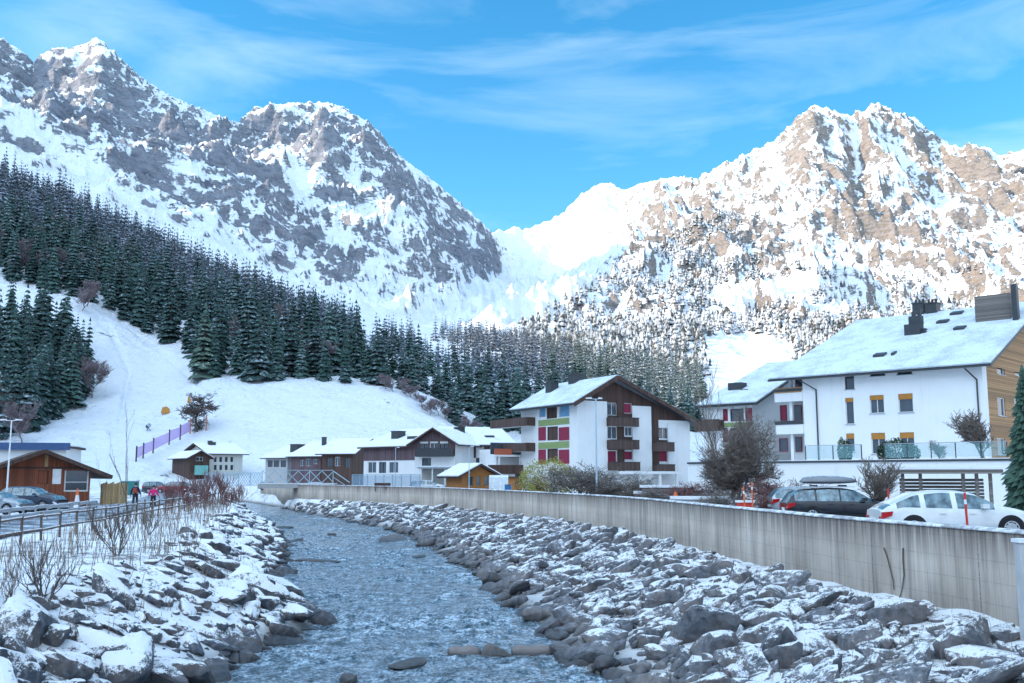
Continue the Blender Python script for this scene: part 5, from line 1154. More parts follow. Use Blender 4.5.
# ================= helper for simple gabled chalets
def gable_house(name, pa, pb, Y0, Y1, zbase, eave_y, depth, label, wallm, roofm=M_RSNOW, slope=.38, oh=.8, wins=(), upper=None, upsplit=None, ridge='x', chim=(), cat='building', wcol=None, doors=()):
    "ridge 'x': eave side faces the viewer; ridge 'y': gable faces the viewer"
    A = at(pa, 450, Y0); B = at(pb, 450, Y1); h = House(name, (A.x, A.y), (B.x, B.y), zbase, label, cat); rt = h.root; Lw = h.L; ez = h.hit((pa + pb) / 2, eave_y, 0)[1]
    ops = [h.rect(*w_[:4]) for w_ in wins]; m = MB(); wall_open(m, 'front', 0, 0, Lw, -.3, ez, ops)
    if ridge == 'x':
        D2_ = depth / 2
        for x in (0, Lw): m.poly([(x, 0, -.3), (x, depth, -.3), (x, depth, ez), (x, D2_, ez + slope * D2_), (x, 0, ez)])
    else:
        m.poly([(0, 0, ez), (Lw, 0, ez), (Lw / 2, 0, ez + slope * Lw / 2)])
        for x in (0, Lw): m.poly([(x, 0, -.3), (x, depth, -.3), (x, depth, ez), (x, 0, ez)])
    m.build('wall', wallm, rt, recalc=False)
    if upper is not None:
        zs = h.hit((pa + pb) / 2, upsplit, 0)[1]; m = MB(); uo = [o for o in ops if o[3] > zs]; lo = [o for o in ops if o[3] <= zs]
        xs = sorted({-.04, Lw + .04, *[v for o in uo for v in (o[0] - .01, o[2] + .01)]})
        for xa, xb in zip(xs[:-1], xs[1:]):
            if any(o[0] < (xa + xb) / 2 < o[2] for o in uo): continue
            m.box(xa, xb, -.05, -.004, zs, ez)
        if ridge == 'y': m.prism([(-.04, ez + .003), (Lw + .04, ez + .003), (Lw / 2, ez + slope * Lw / 2 + .02)], 'y', -.05, -.004)
        else:
            D2_ = depth / 2
            for x in (-.05, Lw + .004): m.prism([(0, zs), (depth, zs), (depth, ez), (D2_, ez + slope * D2_), (0, ez)], 'x', x, x + .046)
        m.build('upper_boards', upper, rt)
    for o, w_ in zip(ops, wins):
        kw = w_[4] if len(w_) > 4 else {}; window(rt, 'front', 0, o, **kw)
    if ridge == 'x':
        D2_ = depth / 2; rz_ = ez + slope * (D2_ + oh)
        rf = shed_roof(rt, [(-oh, -oh, ez + .1), (Lw + oh, -oh, ez + .1)], [(-oh, D2_, rz_ + .1), (Lw + oh, D2_, rz_ + .1)], .2, roofm, M_BROWN); shed_roof(rt, [(Lw + oh, depth + oh, ez + .1), (-oh, depth + oh, ez + .1)], [(Lw + oh, D2_ + .003, rz_ + .1), (-oh, D2_ + .003, rz_ + .1)], .2, roofm, M_BROWN)
        ry = lambda y: ez + .1 + slope * (y + oh)
        for (x, y, w_, hh) in chim: chimney(rf, x * Lw, y * D2_, ry(y * D2_) - .3, w_, hh + .3)
    else:
        zt = ez + slope * Lw / 2 + .1; e = ez - slope * oh + .1
        rf = shed_roof(rt, [(-oh, depth + oh, e), (-oh, -oh, e)], [(Lw / 2, depth + oh, zt), (Lw / 2, -oh, zt)], .2, roofm, M_BROWN); shed_roof(rt, [(Lw + oh, -oh, e), (Lw + oh, depth + oh, e)], [(Lw / 2 + .003, -oh, zt), (Lw / 2 + .003, depth + oh, zt)], .2, roofm, M_BROWN)
        for (x, y, w_, hh) in chim: chimney(rf, x * Lw, y * depth, ez + slope * min(x, 1 - x) * Lw - .2, w_, hh + .3)
    h.ez = ez; return h
# ================= purple-brown chalet complex in the middle: three houses
dk = dict(frame=M_DFRAME, sill=False); wf = dict(sill=False)
h = gable_house('wide_chalet', 364, 417, 158, 150, ROADZ - .3, 447.5, 15, 'purple brown chalet with white ground floor and wide snowy roof left of the balcony gable', M_WHITE, slope=.36, upper=M_PURPLE, upsplit=460.5, chim=[(.35, .45, 1.6, 1.0)],
    wins=[(368, 462, 376, 473, wf), (379, 462, 386, 473, dk), (389, 462, 398, 473, wf)])
MB().box(h.L * .62, h.L * .80, 2.2, 3.6, h.ez + 1.2, h.ez + 1.75).build('skylight', M_DGREY, h.root)
h = gable_house('balcony_chalet', 415, 455, 143, 141, ROADZ - .3, 441.5, 17, 'purple brown chalet whose steep gable carries a dark balcony', M_WHITE, slope=.60, ridge='y', upper=M_PURPLE, upsplit=456, oh=1.0,
    wins=[(420, 443.5, 428, 453, dk), (430, 443, 438, 455, wf), (440, 443.5, 448, 453, dk), (422, 458, 431, 466, dk)])
zb = h.hit(435, 455.5, 0)[1]; balcony(h.root, h.hit(416, 455, -1.2)[0], h.hit(450.5, 455, -1.2)[0], -1.3, -.06, zb, .95, M_DGREY)
h = gable_house('wide_chalet', 455, 512, 147, 150, ROADZ - .3, 446, 15, 'purple brown chalet with snowy roof between the balcony gable and the apartment house', M_WHITE, slope=.36, upper=M_PURPLE, upsplit=458, chim=[(.15, .4, 1.0, 1.3), (.22, .42, .8, 1.4)],
    wins=[(462, 461, 472, 468, wf), (476, 457.9, 484, 468, dk), (490, 461, 500, 468, dk)])
MB().box(h.L * .62, h.L * .78, 2.4, 3.6, h.ez + 1.25, h.ez + 1.7).build('skylight', M_DGREY, h.root)
# low terrace house joining the apartments (balconies, orange flower boxes)
h = gable_house('annex_house', 488, 541, 134, 137, ROADZ, 470, 12, 'white annex with terrace balconies between purple chalet and apartment house', M_WHITE, slope=.02, oh=.3, wins=[(493, 472, 499, 478, dk), (515, 472.5, 521, 478, dk)])
MB().box(0, h.L, -.6, -.02, h.hit(510, 474, 0)[1], h.hit(510, 465, 0)[1]).build('parapet', M_BROWN, h.root)
z = h.ez + .2; m = MB(); m.box(2.2, h.L - .2, 2.5, 9, z, z + 2.7); m.build('upper_storey', M_WHITE, h.root)
x0, x1 = h.hit(495, 455, -0)[0], h.hit(512, 455, 0)[0]; zz = h.hit(505, 454, 0)[1]; MB().box(x0, h.L * .86, .0, 2.4, zz - .35, zz - .1).build('balcony', M_WHITE, h.root); MB().box(x0, x1, -.05, .3, zz - .09, zz + .7).build('planter', flat('red_orange_box', (.42, .11, .06)), h.root); MB().box(h.hit(497, 455, 0)[0], h.L * .8, 2.38, 2.48, zz + 1.8 * 0 + .0, zz + .0001 + 1.6).build('glazing', M_GLASS, h.root)
for px_ in (499, 520): x = h.hit(px_, 470, .2)[0]; MB().box(x - .1, x + .1, .1, .3, h.ez + .2, zz - .352).build('pillar', M_WHITE, h.root)
# ================= far row of low houses
gable_house('low_house', 266, 288, 238, 234, 1.9, 458.5, 15, 'low glazed house with snowy roof at the left end of the far row', M_PLINTH, slope=.36, oh=1.0, wins=[(268, 460.5, 272.5, 467, dk), (274, 460.5, 279, 467, dk), (281, 460.5, 286, 467, dk)], chim=[(.9, .5, 2.4, 1.5)])
gable_house('low_house', 292, 321, 226, 222, 1.9, 457, 16, 'low purple brown house with snowy roof in the middle of the far row', M_PURPLE, slope=.40, oh=1.0, wins=[(300, 460, 304, 466, wf), (306, 459, 311, 466, wf), (313.5, 459.5, 318, 464, wf)], chim=[(.55, .7, .8, 1.8)])
gable_house('low_house', 322, 353, 212, 210, 1.9, 454.5, 15, 'low dark house with wide snowy roof at the right end of the far row', M_BROWN, slope=.40, oh=1.1, wins=[(327, 458, 332, 467, dk), (335, 457, 340, 466, wf), (345, 458, 350, 468, dk)])
# ================= chalet above the left path
h = gable_house('white_chalet', 210, 243, 246, 252, 2.3, 454.5, 14, 'cream chalet with small windows and snowy roof below the ski slope', M_CREAM, slope=.34, oh=1.2, chim=[(.3, .8, .9, 1.0), (.42, .8, .7, .7)],
    wins=[(214, 457, 216.5, 462, dk), (219.5, 457, 222, 462, dk), (225, 457, 227.5, 462, dk), (230.5, 457, 233, 462, dk), (214, 465, 216.5, 470, dk), (219.5, 465, 222, 470, dk), (225, 465, 227.5, 470, dk), (230.5, 465, 233, 470, dk)])
h = gable_house('chalet_wing', 190, 210, 240, 243, 2.3, 456.5, 12, 'brown gabled wing with a green canopy on the left of the cream chalet', M_BROWN, slope=.55, oh=1.0, ridge='y', wins=[(196, 456.9, 203, 461, wf)])
m = MB(); o = h.rect(194, 475, 206, 465.5); m.box(o[0], o[2], -1.5, -.1, o[1], o[3]); m.build('canopy', flat('mint_tarpaulin', (.18, .42, .38)), h.root)
# ================= brown timber hut and its neighbours (left)
h = gable_house('timber_hut', -8, 92, 84, 88, LEFTZ + .1, 470.5, 9, 'reddish brown timber hut with low gable, white notice board and big window', M_HUT, roofm=M_BROWN, slope=.40, ridge='y', oh=1.6,
    wins=[(65, 469, 88, 491.5, dict(mull=0, fw=.12, sill=False, bar=.42)), (38.5, 470.5, 48, 484, dict(frame=M_BROWN, glass=M_HUT, mull=0, sill=False))])
o = h.rect(52, 484, 61.5, 469); MB().box(o[0], o[2], -.05, -.005, o[1], o[3]).build('notice_board', flat('white_board', (.8, .82, .82), .5), h.root)
o = h.rect(-8, 468.6, 92, 467); MB().box(0, h.L, -.06, -.005, o[1], o[3]).build('ledge', M_BROWN, h.root); x = h.hit(46.5, 460, 0)[0]; MB().box(x - .12, x + .12, -.05, -.005, o[3] + .01, h.ez + .40 * h.L / 2 - .1).build('centre_post', M_PINE, h.root)
h2 = gable_house('flat_roof_shed', -30, 66, 104, 106, LEFTZ, 447, 8, 'white shed with dark blue flat roof edge behind the timber hut', M_WHITE, roofm=M_RSNOW, slope=.01, oh=.4); MB().box(-.5, h2.L + .5, -.55, -.42, h2.ez - .3, h2.ez + .45).build('fascia', flat('dark_blue_fascia', (.05, .10, .22), .5), h2.root)
r_ = empty('timber_crate', G(100, 90), 0, 'tall pale pine board enclosure beside the timber hut', 'enclosure'); wv = 20 * 90 / F
m = MB()
for k in range(9): m.box(k * wv / 9 + .01, (k + 1) * wv / 9 - .01, 0, .04, .05, 1.9 + .08 * (k % 3))
for k in range(6): m.box(wv + .002, wv + .04, k * .25 + .05, (k + 1) * .25 + .03, .05, 1.95)
m.build('boards', M_PINE, r_); MB().box(0, wv, .042, .1, .4, .5).box(0, wv, .042, .1, 1.5, 1.6).build('rails', M_PINE, r_)
# ================= kiosk and covered walk in the middle
h = gable_house('kiosk', 462, 494, 116, 118, ROADZ, 473.5, 4.2, 'small orange timber kiosk with a snowy gable roof behind the river wall', flat('orange_boards', (.42, .17, .05), .7), slope=.50, ridge='y', oh=.9, wins=[(467.5, 476.2, 473.5, 486, dict(frame=M_PINE, sill=False, mull=0)), (476, 476.2, 481, 486, dict(frame=M_PINE, sill=False, mull=0)), (484, 476.2, 489, 486, dict(frame=M_PINE, sill=False, mull=0))])
p0 = at(420, 480, 128); r_ = empty('covered_walkway', (p0.x, p0.y, ROADZ), 0, 'low covered walkway with a flat snow topped roof left of the kiosk', 'shelter'); wv = 50 * 128 / F
MB().box(-.3, wv + .3, -.8, 2.2, 2.95, 3.15).build('roof', M_GREY, r_); MB().box(-.3, wv + .3, -.8, 2.2, 3.153, 3.28).build('snow_cover', M_RSNOW, r_)
for k in range(5): MB().box(k * wv / 4 - .08, k * wv / 4 + .08, -.6, -.44, 0, 2.948).build('post', M_FRAME, r_)
MB().box(0, wv, 2.0, 2.15, 0, 2.948).build('back_wall', M_CREAM, r_)
p0 = at(489, 480, 114); r_ = empty('market_shelter', (p0.x, p0.y, ROADZ), 0, 'white tarpaulin draped shelter right of the orange kiosk', 'shelter'); wv = 19 * 114 / F
m = MB(); n = 9
for i in range(n - 1):
    xa, xb = wv * i / (n - 1), wv * (i + 1) / (n - 1); ya, yb = .12 * math.sin(i * 2.1), .12 * math.sin((i + 1) * 2.1); m.poly([(xa, ya, .35 + .25 * math.sin(i)), (xb, yb, .35 + .25 * math.sin(i + 1)), (xb, yb * .3, 1.85), (xa, ya * .3, 1.85)])
m.poly([(0, 0, 1.85), (wv, 0, 1.85), (wv, 2, 2.1), (0, 2, 2.1)]); m.build('tarpaulin', flat('white_tarpaulin', (.75, .78, .8), .6), r_, recalc=False)
for x in (.05, wv - .05): MB().box(x - .05, x + .05, .25, .35, 0, 1.8).build('post', M_WEATH, r_)
p0 = at(507, 480, 122); r_ = empty('garage_box', (p0.x, p0.y, ROADZ), 0, 'orange boarded garage front under the annex', 'garage'); wv = 15 * 122 / F; MB().box(0, wv, 0, 3, 0, 1.75).build('wall', flat('orange_doors', (.42, .18, .06), .7), r_); MB().box(-.2, wv + .3, -.3, 3.2, 1.753, 1.95).build('roof', M_BROWN, r_)
# ================= carport
p0 = at(893, 480, 51); p1 = at(1000, 480, 49.5); C = House('carport', (p0.x, p0.y), (p1.x, p1.y), ROADZ, 'grey weathered carport with flat snow topped roof and slatted back wall', 'carport'); r_ = C.root; cl = C.L
MB().box(-.1, cl + .1, -.5, 3.8, 2.12, 2.32).build('roof', M_WEATH, r_); MB().box(-.05, cl + .05, -.45, 3.75, 2.323, 2.45).build('snow_cover', M_RSNOW, r_)
for x in (.45, cl * .26, cl * .66, cl * .80 * .98, cl - .45): MB().box(x - .08, x + .08, -.2, -.04, -.1, 2.118).build('post', M_WEATH, r_)
m = MB()
for k in range(10): m.box(.5, cl - .3, 3.4, 3.44, .1 + k * .18, .1 + k * .18 + .14)
m.build('slatted_wall', M_WEATH, r_)
# ------------------------------------------------------------------ cars
def paint(name, c, metal=.2, frost=.0):
    q = NM(name); a = q.noise(3, q.co('World'), 5, .6); b = q.noise(14, q.co('World'), 5, .7); up = q.up()
    f = q.math('ADD', q.rng(up, .3, .95, -.5, .35), q.rng(b, .3, .7, -.3, .3)); f = q.rng(f, .55 - frost, .9 - frost, 0, .8)
    q.col(q.mix(f, q.mix(q.rng(a, .3, .7), c, tuple(v * .85 for v in c)), (.75, .8, .86))); q.rough(q.math('ADD', q.math('MULTIPLY', f, .5), .22)); q.set('Metallic', metal); q.set('Coat Weight', .5); q.set('Coat Roughness', .08); return q.m
M_TYRE = flat('tyre_rubber', (.02, .02, .022), .9); M_RIM = flat('alloy_rim', (.55, .56, .58), .3, metal=.8); q = NM('car_glass'); a = q.noise(4, q.co('World'), 5); q.col(q.mix(q.rng(a, .35, .7), (.03, .06, .08), (.22, .34, .38))); q.rough(.08); q.set('Specular IOR Level', 1.0); M_CGL = q.m
M_TAIL = flat('red_tail_lamp', (.45, .01, .015), .25); M_HEAD = flat('head_lamp', (.7, .74, .78), .15); M_PLATE = flat('number_plate', (.75, .75, .72), .5); M_TRIM = flat('black_car_trim', (.015, .015, .017), .5)
def car(loc, rz, label, body, top, belt, low=.22, W=.90, Lc=4.5, wheels=(-1.35, 1.38), wr=.33, group=None, roofrail=False, roofbox=False, cat='car', name='parked_car'):
    "top: list of (x, z) roofline control points; belt: list of (x, z)"
    rt = empty(name, loc, rz, label, cat, group); xs = np.linspace(-Lc / 2, Lc / 2, 61); tx = [p[0] for p in top]; tz = [p[1] for p in top]
    zt = np.interp(xs, tx, tz); zt = gsm(zt, .8); zb = np.interp(xs, [p[0] for p in belt], [p[1] for p in belt])
    e = np.abs(xs) / (Lc / 2); w = W * (1 - .16 * np.clip((e - .72) / .28, 0, 1) ** 2.0); zl = low + .16 * np.clip((e - .85) / .15, 0, 1) ** 2
    zb = np.minimum(zb, zt - .02); cab = np.clip((zt - zb) / .5, 0, 1); wt = w * (.93 - .20 * cab); V = []
    for i, x in enumerate(xs):
        a = w[i]; half = [(a * .90, zl[i]), (a * .985, zl[i] + .14), (a, zl[i] + .30), (a * .995, zb[i] - .12), (a * .955, zb[i]), (wt[i], zt[i] - .055 * cab[i] - .004), (wt[i] * .8, zt[i] + .0), (wt[i] * .4, zt[i] + .018)]
        ring = [(x, -y, z) for y, z in half] + [(x, 0, zt[i] + .024)] + [(x, y, z) for y, z in half[::-1]]; V += ring
    n = 17; F_all = grid_faces(len(xs), n); V = np.array(V); dz = np.gradient(zt, xs)
    body_f, side_f, side_g, ws_f, rs_f = [], [], [], [], []
    cabx = [x for x, z, b in zip(xs, zt, zb) if z - b > .14]; c0, c1 = min(cabx), max(cabx); pil = [c0 + (c1 - c0) * t for t in (.30, .60)]
    for k, f in enumerate(F_all):
        i, j = divmod(k, n - 1); xm = (xs[i] + xs[i + 1]) / 2; cb = (cab[i] + cab[i + 1]) / 2
        if j in (4, 11) and cb > .28 and c0 + .12 < xm < c1 - .1 and not any(abs(xm - p) < .05 for p in pil): (side_f if j == 4 else side_g).append(f)
        elif 5 <= j <= 10 and dz[i] < -.28 and cb > .1 and cb < .97 and xm > 0: ws_f.append(f)
        elif 5 <= j <= 10 and dz[i] > .5 and cb > .12 and cb < .97 and xm < 0: rs_f.append(f)
        else: body_f.append(f)
    m0 = mesh_np('body', V, np.array(body_f), (body,), True); bmx = bmesh.new(); bmx.from_mesh(m0)
    ev = [v for v in bmx.verts if v.link_faces]; 
    for side in (0, len(xs) - 1):
        ids = [side * n + k for k in range(n)]; bmx.verts.ensure_lookup_table()
        try: bmx.faces.new([bmx.verts[q_] for q_ in (ids if side == 0 else ids[::-1])])
        except Exception: pass
    bmesh.ops.delete(bmx, geom=[v for v in bmx.verts if not v.link_faces], context='VERTS'); bmesh.ops.recalc_face_normals(bmx, faces=bmx.faces); bmx.to_mesh(m0); bmx.free(); b = link('body', m0, rt)
    for nm, ff in (('side_window', side_f), ('side_window', side_g), ('windscreen', ws_f), ('rear_window', rs_f)):
        if ff:
            mm = mesh_np(nm, V, np.array(ff), (M_CGL,), True); bmx = bmesh.new(); bmx.from_mesh(mm); bmesh.ops.delete(bmx, geom=[v for v in bmx.verts if not v.link_faces], context='VERTS'); bmesh.ops.recalc_face_normals(bmx, faces=bmx.faces); bmx.to_mesh(mm); bmx.free(); link(nm, mm, rt)
    for wx in wheels:
        for s in (-1, 1):
            def disc(r0, r1, y0, y1, nn=24):
                m = MB(); P = []; 
                for (r_, y) in ((r0, y0), (r1, y0), (r1, y1), (r0, y1)): P.append([(r_ * math.cos(6.2832 * k / nn), y, r_ * math.sin(6.2832 * k / nn)) for k in range(nn)])
                nv = 0
                for ring in P: m.v += ring
                for a_ in range(4):
                    for k in range(nn): m.f.append((a_ * nn + k, a_ * nn + (k + 1) % nn, ((a_ + 1) % 4) * nn + (k + 1) % nn, ((a_ + 1) % 4) * nn + k))
                return m
            ar = disc(wr * .5, wr + .07, s * (W - .10), s * (W + .004)).build('wheel_arch', M_TRIM, rt); ar.location = (wx, 0, wr)
            wl = disc(wr * .62, wr, s * (W - .16), s * (W + .012)).build('wheel', M_TYRE, rt); wl.location = (wx, 0, wr)
            m = MB(); y0, y1 = sorted((s * (W - .05), s * (W + .018)))
            for k in range(9): a_ = 6.2832 * k / 9; m.bar((.05 * math.cos(a_), s * (W - .01), .05 * math.sin(a_)), (wr * .64 * math.cos(a_), s * (W + .0), wr * .64 * math.sin(a_)), .035, .05)
            m2 = disc(wr * .60, wr * .68, s * (W - .03), s * (W + .016)); o_ = len(m.v); m.v += m2.v; m.f += [tuple(q_ + o_ for q_ in f) for f in m2.f]
            m2 = disc(.001, .07, s * (W - .03), s * (W + .014)); o_ = len(m.v); m.v += m2.v; m.f += [tuple(q_ + o_ for q_ in f) for f in m2.f]; m.build('rim', M_RIM, wl)
            m = disc(.0, wr * .61, s * (W - .09), s * (W - .07)); m.build('brake', M_TRIM, wl)
    zr_ = float(np.interp(-Lc / 2 + .1, xs, zb)); zf = float(np.interp(Lc / 2 - .15, xs, zb))
    for s in (-1, 1):
        m = MB(); m.prism([(-Lc / 2 - .012, zr_ - .24), (-Lc / 2 + .30, zr_ - .13), (-Lc / 2 + .34, zr_ + .0), (-Lc / 2 + .02, zr_ - .03)], 'y', s * W * .60, s * (W * .985)); m.build('tail_light', M_TAIL, rt, smooth=False)
        m = MB(); m.prism([(Lc / 2 - .35, zf - .08), (Lc / 2 - .02, zf - .20), (Lc / 2 - .02, zf - .34), (Lc / 2 - .30, zf - .20)], 'y', s * W * .58, s * (W * .95)); m.build('headlight', M_HEAD, rt)
        m = MB(); mx = c1 - .42; zm = float(np.interp(mx, xs, zb)); m.box(mx - .1, mx + .1, *sorted((s * (W + .0), s * (W + .2))), zm + .03, zm + .17); m.build('wing_mirror', body, rt)
        m = MB(); 
        for hx in (-.55, .35): m.box(hx - .1, hx + .1, *sorted((s * W, s * (W + .025))), .77, .80)
        m.build('door_handle', body, rt)
        m = MB(); m.bar((wheels[0] + wr + .1, s * (W * .975), low + .1), (wheels[1] - wr - .1, s * (W * .975), low + .1), .03, .12); m.build('sill_trim', M_TRIM, rt)
        if roofrail: zz = float(np.interp(0, xs, zt)); m = MB(); m.bar((-1.5, s * W * .70, zz + .05), (.55, s * W * .70, zz + .07), .03); m.build('roof_rail', M_RIM, rt)
    MB().box(-Lc / 2 - .03, -Lc / 2 - .005, -.27, .27, .52, .64).build('number_plate', M_PLATE, rt)
    MB().box(-Lc / 2 - .04, -Lc / 2 + .06, -W * .82, W * .82, .27, .42).build('bumper_trim', M_TRIM, rt)
    if roofbox:
        zz = float(np.interp(-.4, xs, zt)) + .10; bmx = bmesh.new(); n2 = 14; ringsv = []
        for i in range(n2 + 1):
            t = i / n2; x = -1.65 + 2.5 * t; s_ = max(.10, math.sin(math.pi * min(1, max(0, t)) ** .8) ** .35); ringsv.append([bmx.verts.new((x, .38 * math.cos(a_) * s_, zz + .17 + (.26 * math.sin(a_) if math.sin(a_) > 0 else .10 * math.sin(a_)) * s_)) for a_ in [6.2832 * k / 16 for k in range(16)]])
        for A_, B_ in zip(ringsv[:-1], ringsv[1:]):
            for k in range(16): bmx.faces.new((A_[k], A_[(k + 1) % 16], B_[(k + 1) % 16], B_[k]))
        bmx.faces.new(ringsv[0][::-1]); bmx.faces.new(ringsv[-1]); bmesh.ops.recalc_face_normals(bmx, faces=bmx.faces); rbx = bm_obj('roof_box', bmx, paint('grey_roof_box', (.20, .21, .23), 0, .2), rt, True)
        m = MB(); m.bar((-1.05, -.62, zz + .0), (-1.05, .62, zz + .0), .06).bar((.2, -.62, zz), (.2, .62, zz), .06); m.build('cross_bars', M_TRIM, rbx)
    return rt
SED_TOP = [(-2.3, .86), (-2.22, .98), (-1.95, 1.10), (-1.35, 1.38), (-.6, 1.475), (.1, 1.46), (.55, 1.38), (1.15, 1.04), (1.7, .94), (2.1, .82), (2.3, .62)]
SED_BELT = [(-2.3, .84), (-1.7, .97), (0, .93), (1.2, .90), (2.0, .78), (2.3, .60)]
EST_TOP = [(-2.35, .80), (-2.28, 1.02), (-2.0, 1.34), (-1.7, 1.43), (-.6, 1.49), (.2, 1.46), (.6, 1.38), (1.2, 1.04), (1.8, .94), (2.15, .82), (2.35, .62)]
EST_BELT = [(-2.35, .78), (-2.2, .94), (0, .93), (1.2, .90), (2.0, .78), (2.35, .60)]
SUV_TOP = [(-2.3, .85), (-2.2, 1.2), (-2.0, 1.55), (-1.5, 1.66), (0, 1.67), (.4, 1.58), (1.0, 1.18), (1.7, 1.06), (2.1, .95), (2.3, .7)]
SUV_BELT = [(-2.3, .83), (-2.1, 1.05), (0, 1.04), (1.1, 1.02), (2.0, .9), (2.3, .68)]
xw = lambda px_, Y: xpx(px_, Y)
car((xw(880, 31.5) + 2.42, 31.9, ROADZ + .07), R(-4), 'white saloon car with frosted rear window parked behind the river wall', paint('white_paint', (.78, .79, .78), 0, .06), SED_TOP, SED_BELT, Lc=4.75, wheels=(-1.42, 1.48), wr=.34)
car((xw(788, 43.5) + 2.4, 44.1, ROADZ), R(-3), 'black estate car carrying a long grey roof box', paint('black_paint', (.012, .014, .022), .3, .05), EST_TOP, EST_BELT, Lc=4.75, roofrail=True, roofbox=True)
car((xw(772, 48.5) + 2.4, 49.2, ROADZ), R(-3), 'silver grey car mostly hidden behind the black estate car', paint('silver_paint', (.45, .48, .50), .5, .15), EST_TOP, EST_BELT, Lc=4.6)
lp = lambda px_, Y, dz=0: Vector((xpx(px_, Y), Y, 2.53 + dz))
p = lp(32, 76); car(p, R(-6), 'dark blue car with frosted windscreen parked in front of the timber hut', paint('dark_blue_paint', (.03, .045, .075), .4, .12), SUV_TOP, SUV_BELT, Lc=4.9)
p = lp(-4, 67); car(p, R(-8), 'silver car whose bonnet reaches in at the left edge', paint('silver_blue_paint', (.30, .34, .38), .5, .15), SED_TOP, SED_BELT, Lc=4.6)
for i, (px_, Y, rz, lab, c) in enumerate([(428, 127, 0, 'white car parked under the covered walkway', (.7, .72, .74)), (318, 185, 10, 'pale car behind the footbridge railing', (.6, .62, .65)), (270, 190, 15, 'dark car behind the left end of the footbridge', (.05, .06, .08))]):
    car(Vector((xpx(px_, Y), Y, ROADZ if i == 0 else 2.4)), R(rz), lab, paint('far_car_paint_%d' % i, c, .1, .15), EST_TOP, EST_BELT, Lc=4.5)
for i, (px_, Y, lab) in enumerate([(158, 150, 'dark snow covered car at the left end of the far parked row'), (172, 146, 'red car in the far parked row below the chalet'), (184, 149, 'grey snow covered car at the right end of the far parked row')]):
    car(Vector((xpx(px_, Y), Y, 2.5)), R((20, 160, 10)[i]), lab, paint('row_paint_%d' % i, ((.04, .05, .07), (.30, .03, .04), (.35, .37, .4))[i], .2, .25), SUV_TOP, SUV_BELT, Lc=4.5)
